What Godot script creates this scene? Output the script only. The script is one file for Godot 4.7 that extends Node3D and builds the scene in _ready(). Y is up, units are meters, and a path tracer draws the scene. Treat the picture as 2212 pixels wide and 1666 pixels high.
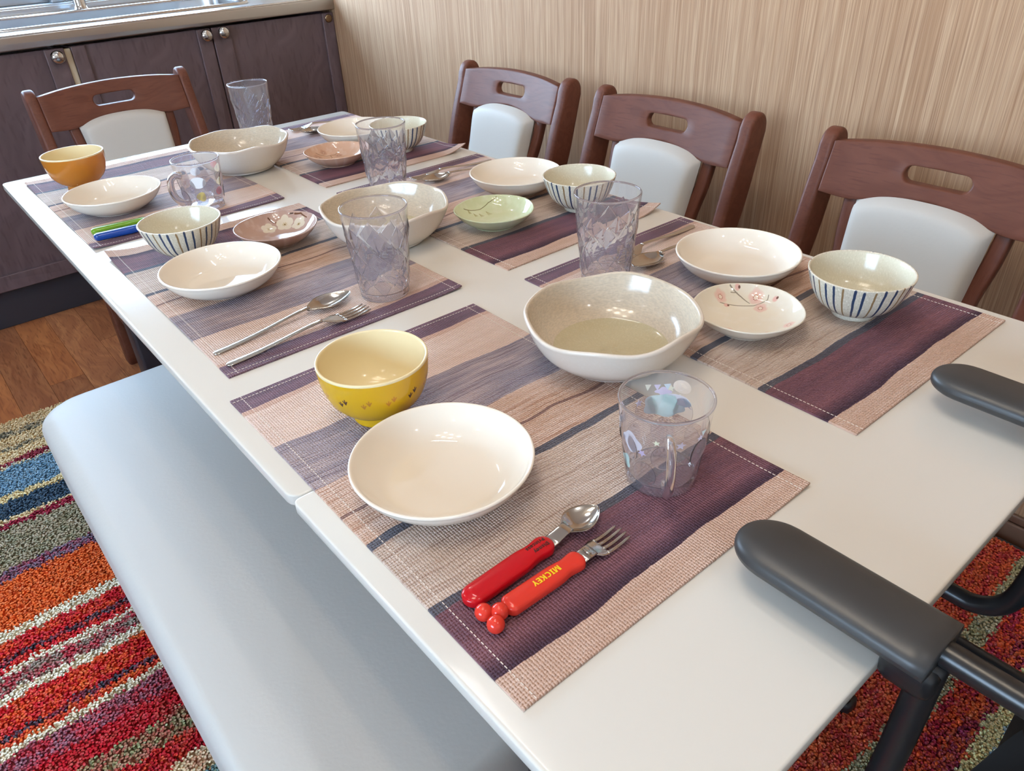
extends Node3D
# A dining table laid for six beside a wood panelled wall, with a kitchen counter and window at its far end.
# Axes: x across the table from the bench side to the wall, z along the table towards the viewer, y up from the floor.

const T := 0.70            # height of the table top
const MAT_T := 0.0018      # thickness of a place mat
const WALL_X := 1.27
const BACK_Z := -1.60
const LEFT_X := -2.70
const FRONT_Z := 3.30
const CEIL := 2.40

var M := {}
var taken := {}
var grain_noise := FastNoiseLite.new()


func _ready() -> void:
	seed(7)
	# --- camera, sky, exposure -------------------------------------------------
	var cam := Camera3D.new()
	cam.name = "camera"
	cam.fov = 54.4
	cam.near = 0.02
	cam.transform = Transform3D(Basis(Vector3(0.76278, -0.041583, 0.645319), Vector3(0.37887, 0.837452, -0.393868), Vector3(-0.524045, 0.544927, 0.654547)), Vector3(-0.15, T + 0.4094, 1.69))
	add_child(cam)
	cam.current = true
	var sky_mat := ProceduralSkyMaterial.new()
	sky_mat.sky_top_color = Color(0.70, 0.85, 1.0)
	sky_mat.sky_horizon_color = Color(0.88, 0.945, 1.0)
	sky_mat.ground_bottom_color = Color(0.42, 0.46, 0.5)
	sky_mat.ground_horizon_color = Color(0.62, 0.68, 0.74)
	sky_mat.sky_energy_multiplier = 7.0
	sky_mat.ground_energy_multiplier = 3.0
	var sky := Sky.new()
	sky.sky_material = sky_mat
	var env := Environment.new()
	env.background_mode = Environment.BG_SKY
	env.sky = sky
	env.tonemap_mode = Environment.TONE_MAPPER_LINEAR
	env.tonemap_exposure = 0.242
	env.sdfgi_enabled = true
	env.ssao_enabled = true
	env.ssil_enabled = true
	var world := WorldEnvironment.new()
	world.name = "world_environment"
	world.environment = env
	add_child(world)

	grain_noise.seed = 11
	grain_noise.noise_type = FastNoiseLite.TYPE_SIMPLEX_SMOOTH
	grain_noise.frequency = 1.0
	grain_noise.fractal_octaves = 3
	make_materials()
	build_room()
	build_ceiling_lights()
	build_kitchen()
	build_rug()
	build_table()
	build_bench()
	build_chairs()
	build_armchair()
	build_mats()
	build_crockery()
	build_glassware()
	build_cutlery()


# ============================================================== naming and tags
func numbered(called: String) -> String:
	if not taken.has(called):
		taken[called] = 0
		return called
	taken[called] += 1
	return "%s_%03d" % [called, taken[called]]


func tag(o: Node, label: String, category: String, group := "") -> void:
	o.set_meta("label", label)
	o.set_meta("category", category)
	if group != "":
		o.set_meta("group", group)


func thing(called: String, label: String, category: String, at := Vector3.ZERO, turn := 0.0, group := "") -> Node3D:
	var o := Node3D.new()
	o.name = numbered(called)
	add_child(o, true)
	o.position = at
	o.rotation.y = turn
	tag(o, label, category, group)
	return o


func part(called: String, mesh: Mesh, mat: Material, parent: Node, at := Vector3.ZERO) -> MeshInstance3D:
	var o := MeshInstance3D.new()
	o.name = called
	o.mesh = mesh
	o.material_override = mat
	o.position = at
	parent.add_child(o, true)
	return o


func structure(called: String, mesh: Mesh, mat: Material, at := Vector3.ZERO) -> MeshInstance3D:
	var o := part(called, mesh, mat, self, at)
	o.set_meta("kind", "structure")
	return o


func copy_of(o: Node3D, label: String, at: Vector3, turn: float, group := "") -> Node3D:
	var c: Node3D = o.duplicate()
	c.name = numbered(String(o.name))
	add_child(c, true)
	c.position = at
	c.rotation.y = turn
	c.set_meta("label", label)
	if group != "":
		c.set_meta("group", group)
	return c


# ============================================================== mesh helpers
func finish(st: SurfaceTool) -> ArrayMesh:
	st.generate_normals()
	return st.commit()


func quad(st: SurfaceTool, a: int, b: int, c: int, d: int) -> void:
	# a, b, c, d run counter-clockwise seen from outside; Godot's front faces run clockwise
	for k in [a, c, b, a, d, c]:
		st.add_index(k)


func grid(nu: int, nv: int, pos: Callable, uv = null) -> ArrayMesh:
	# outside is the side where (along u) x (along v) points
	var st := SurfaceTool.new()
	st.begin(Mesh.PRIMITIVE_TRIANGLES)
	st.set_smooth_group(0)
	for j in nv + 1:
		for i in nu + 1:
			var u := float(i) / nu
			var v := float(j) / nv
			st.set_uv(uv.call(u, v) if uv != null else Vector2(u, v))
			st.add_vertex(pos.call(u, v))
	for j in nv:
		for i in nu:
			var a := j * (nu + 1) + i
			quad(st, a, a + 1, a + nu + 2, a + nu + 1)
	return finish(st)


func smooth_line(pts: PackedVector2Array, each: int) -> PackedVector2Array:
	var out := PackedVector2Array()
	var n := pts.size()
	for i in n - 1:
		var p0 := pts[maxi(i - 1, 0)]
		var p1 := pts[i]
		var p2 := pts[i + 1]
		var p3 := pts[mini(i + 2, n - 1)]
		for k in each:
			out.append(p1.cubic_interpolate(p2, p0, p3, float(k) / each))
	out.append(pts[n - 1])
	return out


func lathe(prof: PackedVector2Array, seg: int, bend = null, planar := 0.0, shell_from := 0) -> ArrayMesh:
	# prof runs from the middle of the underside out and up the outside, over the rim and down inside to the middle
	var st := SurfaceTool.new()
	st.begin(Mesh.PRIMITIVE_TRIANGLES)
	st.set_smooth_group(0)
	var n := prof.size()
	var run := PackedFloat32Array([0.0])
	for k in range(1, n):
		run.append(run[k - 1] + prof[k].distance_to(prof[k - 1]))
	for i in seg + 1:
		var a := TAU * i / seg
		for k in n:
			var p := Vector3(prof[k].x * cos(a), prof[k].y, prof[k].x * sin(a))
			if bend != null:
				p = bend.call(p, a, prof[k])
			if planar > 0.0:
				if k < shell_from:
					st.set_uv(Vector2(0.5 + 0.499 * cos(a), 0.5 + 0.499 * sin(a)))
				else:
					st.set_uv(Vector2(0.5 + 0.48 * p.x / planar, 0.5 + 0.48 * p.z / planar))
			else:
				st.set_uv(Vector2(float(i) / seg, run[k] / run[n - 1]))
			st.add_vertex(p)
	for i in seg:
		for k in n - 1:
			var a := i * n + k
			quad(st, a, a + 1, a + n + 1, a + n)
	return finish(st)


func poly_offset(pts: PackedVector2Array, d: float) -> PackedVector2Array:
	# moves every point of a counter-clockwise outline inwards by d
	var out := PackedVector2Array()
	var n := pts.size()
	for i in n:
		var a := (pts[i] - pts[(i + n - 1) % n]).normalized()
		var b := (pts[(i + 1) % n] - pts[i]).normalized()
		var na := Vector2(-a.y, a.x)
		var nb := Vector2(-b.y, b.x)
		var m := (na + nb).normalized()
		out.append(pts[i] + m * d / maxf(0.5, m.dot(na)))
	return out


func slab(outline: PackedVector2Array, thick: float, bevel: float, uvs := 1.0, steps := 3) -> ArrayMesh:
	# an outline in x and y given thickness along z, with rounded edges
	var pts := outline
	if Geometry2D.is_polygon_clockwise(pts):
		pts = pts.duplicate()
		pts.reverse()
	var area := 0.0
	for i in pts.size():
		area += pts[i].cross(pts[(i + 1) % pts.size()])
	if area < 0:
		pts.reverse()
	var n := pts.size()
	var st := SurfaceTool.new()
	st.begin(Mesh.PRIMITIVE_TRIANGLES)
	var rings: Array[PackedVector2Array] = []
	var depth := PackedFloat32Array()
	var b := minf(bevel, thick * 0.499)
	for k in steps + 1:
		var a := PI / 2 * k / steps
		rings.append(poly_offset(pts, b * (1.0 - sin(a))))
		depth.append(-thick / 2 + b * (1.0 - cos(a)))
	for k in steps + 1:
		var a := PI / 2 * k / steps
		rings.append(poly_offset(pts, b * (1.0 - cos(a))))
		depth.append(thick / 2 - b * (1.0 - sin(a)))
	st.set_smooth_group(0)
	var base := 0
	var long := PackedFloat32Array([0.0])
	for i in n:
		long.append(long[i] + pts[i].distance_to(pts[(i + 1) % n]))
	for k in rings.size():
		for i in n + 1:
			var p := rings[k][i % n]
			st.set_uv(Vector2(long[i], depth[k]) * uvs)
			st.add_vertex(Vector3(p.x, p.y, depth[k]))
	for k in rings.size() - 1:
		for i in n:
			var a := k * (n + 1) + i
			quad(st, a, a + 1, a + n + 2, a + n + 1)
	base = rings.size() * (n + 1)
	for side in 2:
		var ring := rings[0] if side == 0 else rings[rings.size() - 1]
		var z := depth[0] if side == 0 else depth[depth.size() - 1]
		for i in n:
			st.set_uv(ring[i] * uvs)
			st.add_vertex(Vector3(ring[i].x, ring[i].y, z))
		var tri := Geometry2D.triangulate_polygon(ring)
		for t in range(0, tri.size(), 3):
			var a := tri[t]
			var c := tri[t + 1]
			var e := tri[t + 2]
			var ccw := (ring[c] - ring[a]).cross(ring[e] - ring[a]) > 0
			if ccw == (side == 1):
				var h := c
				c = e
				e = h
			st.add_index(base + a)
			st.add_index(base + c)
			st.add_index(base + e)
		base += n
	return finish(st)


func rounded_rect(w: float, h: float, r: float, n := 4) -> PackedVector2Array:
	var out := PackedVector2Array()
	for c in 4:
		var mid := Vector2((w / 2 - r) * [1, -1, -1, 1][c], (h / 2 - r) * [1, 1, -1, -1][c])
		for k in n + 1:
			var a := PI / 2 * (c + float(k) / n)
			out.append(mid + Vector2(cos(a), sin(a)) * r)
	return out


func rbox(size: Vector3, bevel: float, uvs := 1.0, steps := 2) -> ArrayMesh:
	# a block standing on y = 0 with rounded edges
	var o := PackedVector2Array()
	var b := minf(bevel, minf(size.x, size.y) * 0.45)
	for p in rounded_rect(size.x, size.y, b, steps):
		o.append(p + Vector2(0, size.y / 2))
	return slab(o, size.z, b, uvs, steps)


func turned(mesh: ArrayMesh, tr: Transform3D) -> ArrayMesh:
	var st := SurfaceTool.new()
	st.append_from(mesh, 0, tr)
	return st.commit()


func joined(list: Array) -> ArrayMesh:
	var st := SurfaceTool.new()
	for e in list:
		st.append_from(e[0], 0, e[1])
	return st.commit()


func slab_flat(outline: PackedVector2Array, thick: float, bevel: float, uvs := 1.0, steps := 3) -> ArrayMesh:
	# the outline's x and y become x and z; it lies flat with its underside at y = 0
	return turned(slab(outline, thick, bevel, uvs, steps), Transform3D(Basis(Vector3(1, 0, 0), Vector3(0, 0, 1), Vector3(0, -1, 0)), Vector3(0, thick / 2, 0)))


func sweep(path: PackedVector3Array, half: PackedVector2Array, up: Vector3, n := 14, power := 2.0) -> ArrayMesh:
	# a bar along a path; half gives its half width (sideways) and half height at every point; power 2 is round, more is squarer
	var st := SurfaceTool.new()
	st.begin(Mesh.PRIMITIVE_TRIANGLES)
	st.set_smooth_group(0)
	var m := path.size()
	var run := 0.0
	for k in m:
		var dir := (path[mini(k + 1, m - 1)] - path[maxi(k - 1, 0)]).normalized()
		var side := dir.cross(up).normalized()
		var top := side.cross(dir).normalized()
		if k > 0:
			run += path[k].distance_to(path[k - 1])
		for i in n + 1:
			var a := TAU * i / n
			var c := cos(a)
			var s := sin(a)
			var p := path[k] + side * half[k].x * signf(c) * pow(absf(c), 2.0 / power) + top * half[k].y * signf(s) * pow(absf(s), 2.0 / power)
			st.set_uv(Vector2(float(i) / n, run))
			st.add_vertex(p)
	for k in m - 1:
		for i in n:
			var a := k * (n + 1) + i
			quad(st, a, a + 1, a + n + 2, a + n + 1)
	var base := m * (n + 1)
	for e in 2:
		var k := 0 if e == 0 else m - 1
		st.set_uv(Vector2(0.5, 0.5))
		st.add_vertex(path[k])
		for i in n:
			var a := k * (n + 1) + i
			st.add_index(base + e)
			st.add_index(a if e == 0 else a + 1)
			st.add_index(a + 1 if e == 0 else a)
	return finish(st)


func tube(path: PackedVector3Array, r: float, up := Vector3.UP, n := 14) -> ArrayMesh:
	var half := PackedVector2Array()
	for k in path.size():
		half.append(Vector2(r, r))
	return sweep(path, half, up, n)


func smooth_path(pts: PackedVector3Array, each: int) -> PackedVector3Array:
	var out := PackedVector3Array()
	var n := pts.size()
	for i in n - 1:
		for k in each:
			out.append(pts[i].cubic_interpolate(pts[i + 1], pts[maxi(i - 1, 0)], pts[mini(i + 2, n - 1)], float(k) / each))
	out.append(pts[n - 1])
	return out


# ============================================================== pictures for materials
func hexc(h: String) -> Color:
	return Color.html(h)


func noise(s: int, freq := 1.0, oct := 3) -> FastNoiseLite:
	var f := FastNoiseLite.new()
	f.seed = s
	f.noise_type = FastNoiseLite.TYPE_SIMPLEX_SMOOTH
	f.frequency = freq
	f.fractal_octaves = oct
	return f


func tex(im: Image) -> ImageTexture:
	return ImageTexture.create_from_image(im)


func std(c: Color, rough: float, metal := 0.0, spec := 0.5) -> StandardMaterial3D:
	var m := StandardMaterial3D.new()
	m.albedo_color = c
	m.roughness = rough
	m.metallic = metal
	m.metallic_specular = spec
	return m


func disc(im: Image, c: Vector2, r: float, col: Color, soft := 1.5) -> void:
	for y in range(maxi(0, int(c.y - r - 2)), mini(im.get_height(), int(c.y + r + 3))):
		for x in range(maxi(0, int(c.x - r - 2)), mini(im.get_width(), int(c.x + r + 3))):
			var d := Vector2(x, y).distance_to(c)
			var k := clampf((r - d) / soft + 0.5, 0, 1) * col.a
			if k > 0:
				im.set_pixel(x, y, im.get_pixel(x, y).lerp(Color(col, 1), k))


func stroke(im: Image, pts: PackedVector2Array, w0: float, w1: float, col: Color) -> void:
	for i in pts.size() - 1:
		var steps := int(pts[i].distance_to(pts[i + 1]) / 1.2) + 1
		for k in steps:
			var t := (i + float(k) / steps) / (pts.size() - 1)
			disc(im, pts[i].lerp(pts[i + 1], float(k) / steps), lerpf(w0, w1, t), col, 1.2)


func bump_of(im: Image, strength: float) -> ImageTexture:
	var b: Image = im.duplicate()
	b.bump_map_to_normal_map(strength)
	return tex(b)


func noise_bump(s: int, size: int, freq: float, strength: float, oct := 3) -> ImageTexture:
	var f := noise(s, freq, oct)
	var im := f.get_seamless_image(size, size)
	im.convert(Image.FORMAT_RGBA8)
	return bump_of(im, strength)


func mat_print() -> Array:
	# the printed wavy wood-plank stripes of the place mats, with the weave of the cloth
	var w := 680
	var h := 1010
	var im := Image.create(w, h, false, Image.FORMAT_RGB8)
	var hi := Image.create(w, h, false, Image.FORMAT_RGBA8)
	var ends := [0.058, 0.228, 0.408, 0.583, 0.601, 0.778, 0.797, 0.944, 1.01]
	var cols := [Color(0.45, 0.32, 0.38), Color(0.88, 0.75, 0.68), Color(0.54, 0.49, 0.53), Color(0.80, 0.64, 0.54), Color(0.28, 0.27, 0.31), Color(0.77, 0.67, 0.60), Color(0.25, 0.24, 0.29), Color(0.47, 0.28, 0.32), Color(0.86, 0.72, 0.64)]
	var alt := [Color(0.35, 0.26, 0.32), Color(0.93, 0.82, 0.76), Color(0.71, 0.62, 0.61), Color(0.89, 0.76, 0.69), Color(0.34, 0.33, 0.37), Color(0.86, 0.77, 0.71), Color(0.30, 0.29, 0.33), Color(0.37, 0.22, 0.27), Color(0.80, 0.64, 0.55)]
	var n1 := noise(3, 1.0, 2)
	var n2 := noise(5, 1.0, 4)
	var n3 := noise(9, 1.0, 3)
	var pitch := 5.4
	for y in h:
		for x in w:
			var u := float(x) / w
			var v := float(y) / h
			var wave := 0.014 * n1.get_noise_2d(u * 1.5, v * 2.2) + 0.003 * n1.get_noise_2d(u * 6.0, v * 9.0 + 30.0)
			var q := v + wave * minf(1.0, minf(v, 1.0 - v) * 14.0)
			var k := 0
			while q > ends[k] and k < 8:
				k += 1
			var streak: float = n2.get_noise_2d(u * 1.7 + 20.0, q * 46.0)
			var blot: float = n3.get_noise_2d(u * 2.3, q * 7.0)
			var t: float = clampf(0.45 + streak * 0.55 + blot * 0.7, 0, 1)
			var c: Color = cols[k].lerp(alt[k], t).lightened(0.10)
			if k == 2 or k == 3 or k == 5:
				var fine: float = n2.get_noise_2d(u * 3.0 + 60.0, q * 150.0)
				if fine > 0.12:
					c = c.lerp([hexc("66545f"), hexc("a06f55"), hexc("66545f"), hexc("9b7c6c")][k - 2] as Color, minf(0.55, (fine - 0.12) * 1.7))
			if k == 3 and absf(q - 0.506 + 0.01 * n1.get_noise_2d(u * 3.0, 4.0)) < 0.004:
				c = c.lerp(hexc("6b4c48"), 0.7)
			if k == 7 and q > 0.905:
				c = c.lerp(hexc("46303f"), minf(1.0, (q - 0.905) * 30.0))
			if k == 1 and q < 0.075:
				c = c.lerp(hexc("c2937c"), 0.5)
			# threads: warp and weft of a coarse plain weave
			var a := fmod(x, pitch) / pitch
			var b := fmod(y, pitch) / pitch
			var over := (int(x / pitch) + int(y / pitch)) % 2 == 0
			var bump := (sin(PI * a) * (0.55 + 0.45 * sin(PI * b))) if over else (sin(PI * b) * (0.55 + 0.45 * sin(PI * a)))
			im.set_pixel(x, y, c)
			hi.set_pixel(x, y, Color(bump, bump, bump))
	return [tex(im), bump_of(hi, 3.0)]


func wall_grain() -> ImageTexture:
	var w := 1024
	var h := 512
	var im := Image.create(w, h, false, Image.FORMAT_RGB8)
	var n1 := noise(21, 1.0, 3)
	var n2 := noise(22, 1.0, 2)
	var a := hexc("ab8667")
	var b := hexc("cdad8d")
	var d := hexc("85614a")
	for y in h:
		for x in w:
			var u := float(x) / w * TAU
			var broad: float = n1.get_noise_3d(cos(u) * 9.0, sin(u) * 9.0, float(y) / h * 0.5)
			var fine: float = n2.get_noise_3d(cos(u) * 62.0, sin(u) * 62.0, float(y) / h * 2.2)
			var hair: float = n2.get_noise_3d(cos(u) * 130.0, sin(u) * 130.0, float(y) / h * 7.0 + 40.0)
			var medium: float = n2.get_noise_3d(cos(u) * 24.0, sin(u) * 24.0, float(y) / h * 1.1 + 9.0)
			var c := a.lerp(b, clampf(0.5 + broad * 0.55 + medium * 0.4 + fine * 0.5, 0, 1))
			if hair > 0.05:
				c = c.lerp(d, minf(0.5, (hair - 0.05) * 1.1))
			im.set_pixel(x, y, c)
	return tex(im)


func plank_grain(s: int, ca: Color, cb: Color, cd: Color, w := 256, h := 1024, lines := 14.0) -> ImageTexture:
	var im := Image.create(w, h, false, Image.FORMAT_RGB8)
	var n1 := noise(s, 1.0, 3)
	for y in h:
		for x in w:
			var u := float(x) / w
			var v := float(y) / h
			var warp: float = n1.get_noise_2d(u * 1.2, v * 2.0)
			var g: float = n1.get_noise_2d(u * lines + warp * 3.0, v * 2.4 + 9.0)
			var f: float = n1.get_noise_2d(u * lines * 5.0, v * 9.0 + 70.0)
			var c := ca.lerp(cb, clampf(0.5 + g * 0.9, 0, 1))
			if f > 0.2:
				c = c.lerp(cd, minf(0.6, (f - 0.2) * 1.8))
			im.set_pixel(x, y, c)
	return tex(im)


func stripe_bowl_print() -> ImageTexture:
	# u runs round the bowl, v from the middle of the foot up the outside, over the rim (about 0.5) and down inside
	var w := 1536
	var h := 512
	var base := hexc("d9d2bf")
	var im := Image.create(w, h, false, Image.FORMAT_RGB8)
	im.fill(base)
	var n1 := noise(31, 0.09, 3)
	for y in h:
		for x in w:
			var k: float = n1.get_noise_2d(x, y)
			var c := base
			if k > 0.28:
				c = base.lerp(hexc("f2ecdd"), minf(1, (k - 0.28) * 4.0))
			elif k < -0.35:
				c = base.lerp(hexc("bdb49d"), minf(0.7, (-0.35 - k) * 3.0))
			if float(y) / h > 0.55:
				c = c.lerp(hexc("dcd8c0"), 0.55)
			im.set_pixel(x, y, c)
	var r := RandomNumberGenerator.new()
	r.seed = 5
	for i in 33:
		var col := hexc("8d7250") if i % 3 == 0 else hexc("2f3f5c")
		var x := (i + 0.5) * w / 33.0 + r.randf_range(-4, 4)
		var pts := PackedVector2Array()
		var bottom := r.randf_range(0.215, 0.245)
		var top := r.randf_range(0.512, 0.528)
		for k in 12:
			pts.append(Vector2(x + r.randf_range(-1.2, 1.2), lerpf(top, bottom, k / 11.0) * h))
		var ww := r.randf_range(5.6, 7.2) if i % 3 != 0 else r.randf_range(4.6, 5.8)
		stroke(im, pts, ww, ww * 0.92, Color(col, 0.55))
	return tex(im)


func blossom(im: Image, c: Vector2, r: float, petal: Color, heart: Color, dots: Color) -> void:
	for k in 5:
		var a := TAU * k / 5.0 + c.x
		disc(im, c + Vector2(cos(a), sin(a)) * r * 0.58, r * 0.5, Color(petal, 0.6), r * 0.4)
	disc(im, c, r * 0.34, Color(heart, 0.9), r * 0.2)
	for k in 9:
		var a := TAU * k / 9.0
		disc(im, c + Vector2(cos(a), sin(a)) * r * 0.36, maxf(1.6, r * 0.07), dots, 1.0)


func dish_print(kind: String, base: Color) -> ImageTexture:
	var s := 512
	var im := Image.create(s, s, false, Image.FORMAT_RGB8)
	im.fill(base)
	var n1 := noise(41, 0.012, 3)
	var at := func(x: float, y: float) -> Vector2: return Vector2(s * (0.5 + 0.42 * x), s * (0.5 + 0.42 * y))
	for y in s:
		for x in s:
			var k: float = n1.get_noise_2d(x, y)
			im.set_pixel(x, y, base.lerp(base.lightened(0.35), clampf(k * 0.8, 0, 0.5)))
	if kind == "plum":
		var br := hexc("8f8676")
		stroke(im, PackedVector2Array([at.call(0.2, -0.82), at.call(0.45, -0.52), at.call(0.66, -0.28), at.call(0.92, -0.12), at.call(1.0, -0.16)]), 2.2, 1.6, br)
		stroke(im, PackedVector2Array([at.call(0.62, -0.9), at.call(0.66, -0.62), at.call(0.66, -0.38)]), 2.6, 1.4, br)
		stroke(im, PackedVector2Array([at.call(0.56, -0.82), at.call(0.66, -0.72)]), 1.8, 1.2, br)
		var pk := hexc("ebbcb2")
		for f in [[0.3, -0.9, 27.0], [0.84, -0.36, 32.0], [0.68, -0.12, 28.0], [-0.56, -0.06, 24.0], [-0.5, 0.18, 18.0], [-0.12, 0.62, 18.0], [0.34, 0.78, 22.0]]:
			blossom(im, at.call(f[0], f[1]), f[2], pk, hexc("f4e6d6"), hexc("8f4630"))
		for f in [[0.72, -0.78], [0.26, -0.7], [0.98, 0.02]]:
			disc(im, at.call(f[0], f[1]), 11, Color(pk, 0.9), 6)
			disc(im, at.call(f[0] + 0.03, f[1] + 0.03), 5, hexc("6b4a40"), 2)
	elif kind == "bell":
		var br := hexc("7f7a55")
		stroke(im, PackedVector2Array([at.call(0.72, -0.8), at.call(0.45, -0.86), at.call(0.1, -0.82), at.call(-0.2, -0.86), at.call(-0.42, -0.9)]), 1.6, 2.4, br)
		for f in [[-0.3, -0.82, 15.0], [-0.2, -0.66, 17.0], [-0.05, -0.58, 20.0], [0.2, -0.56, 24.0]]:
			var c: Vector2 = at.call(f[0], f[1])
			for k in 5:
				stroke(im, PackedVector2Array([c + Vector2(0, -f[2]), c + Vector2((k - 2) * f[2] * 0.30, f[2])]), 1.2, 1.7, Color(hexc("98925f"), 0.35))
		stroke(im, PackedVector2Array([at.call(0.3, 0.3), at.call(0.34, 0.36)]), 2.5, 1.5, br)
	elif kind == "white_blossom":
		var br := hexc("6c4a36")
		stroke(im, PackedVector2Array([at.call(0.2, -1.0), at.call(0.26, -0.86), at.call(0.42, -0.76), at.call(0.6, -0.78)]), 4.0, 2.6, br)
		stroke(im, PackedVector2Array([at.call(0.86, -0.62), at.call(0.98, -0.46), at.call(1.02, -0.2)]), 3.6, 2.2, br)
		for f in [[0.04, -0.7, 44.0], [0.5, -0.62, 52.0], [0.78, -0.3, 42.0]]:
			var c: Vector2 = at.call(f[0], f[1])
			for k in 5:
				var a: float = TAU * k / 5.0 + f[0] * 3.0
				disc(im, c + Vector2(cos(a), sin(a)) * f[2] * 0.55, f[2] * 0.5, hexc("ded3be"), 3.0)
			for k in 8:
				var a := TAU * k / 8.0
				stroke(im, PackedVector2Array([c, c + Vector2(cos(a), sin(a)) * f[2] * 0.3]), 1.0, 1.6, hexc("b59a63"))
			disc(im, c, 4, hexc("6b5334"), 1.5)
		stroke(im, PackedVector2Array([at.call(0.76, -0.74), at.call(0.84, -0.66)]), 3.0, 2.0, hexc("4d3a30"))
	else:
		var br := hexc("8a6a50")
		stroke(im, PackedVector2Array([at.call(-0.4, -0.84), at.call(-0.1, -0.66), at.call(0.2, -0.6), at.call(0.45, -0.7)]), 2.6, 2.0, br)
		stroke(im, PackedVector2Array([at.call(0.05, -0.62), at.call(0.0, -0.4), at.call(-0.15, -0.3)]), 2.2, 1.4, br)
		for f in [[-0.45, -0.62, 30.0], [0.3, -0.45, 26.0], [-0.1, -0.85, 24.0]]:
			blossom(im, at.call(f[0], f[1]), f[2], hexc("b68a72"), hexc("cfae98"), hexc("7d5742"))
	return tex(im)


func big_bowl_print() -> ImageTexture:
	var w := 768
	var h := 512
	var im := Image.create(w, h, false, Image.FORMAT_RGB8)
	var n1 := noise(51, 1.0, 3)
	var n2 := noise(52, 1.0, 2)
	var outer := hexc("e2d8ca")
	var inner := hexc("d2c4ae")
	var deep := hexc("bdb392")
	for y in h:
		for x in w:
			var u := float(x) / w
			var v := float(y) / h
			var cu := cos(u * TAU)
			var su := sin(u * TAU)
			var c := outer
			var speck: float = n1.get_noise_3d(cu * 26.0, su * 26.0, v * 40.0)
			if v > 0.53:
				var brush: float = n2.get_noise_3d(cu * 12.0, su * 12.0, v * 120.0)
				c = inner.lerp(hexc("bfb3a0"), clampf(0.35 + brush * 0.8, 0, 1))
				if v > 0.745:
					var crack: float = absf(n1.get_noise_3d(cu * 7.0 * (1.0 - v) * 6.0, su * 7.0 * (1.0 - v) * 6.0, 3.0))
					c = c.lerp(deep.lerp(hexc("c4bb98"), clampf(1.0 - crack * 9.0, 0, 1)), 0.85)
			c = c.lerp(c.lightened(0.16), clampf(speck * 0.9, 0, 0.6))
			im.set_pixel(x, y, c)
	return tex(im)


func footprint_bowl_print(base: Color, foot_top: bool) -> ImageTexture:
	var im := Image.create(1024, 256, false, Image.FORMAT_RGB8)
	im.fill(base)
	if foot_top:
		for k in 14:
			var col := [hexc("b3792e"), hexc("4a2f22"), hexc("c07c2c")][k % 3] as Color
			var x := 30.0 + k * 73.0
			for e in 2:
				var c := Vector2(x + e * 17.0, 210.0 - e * 9.0)
				for t in [-0.8, 0.0, 0.8]:
					stroke(im, PackedVector2Array([c + Vector2(0, -6), c + Vector2(sin(t) * 10.0, -6 + cos(t) * 14.0)]), 2.0, 1.5, col)
	else:
		for k in 18:
			disc(im, Vector2(20 + k * 57, 120 + (k % 2) * 8), 4.0, hexc("e6b77e") if k % 3 else hexc("6f3a1c"), 1.5)
	return tex(im)


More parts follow.
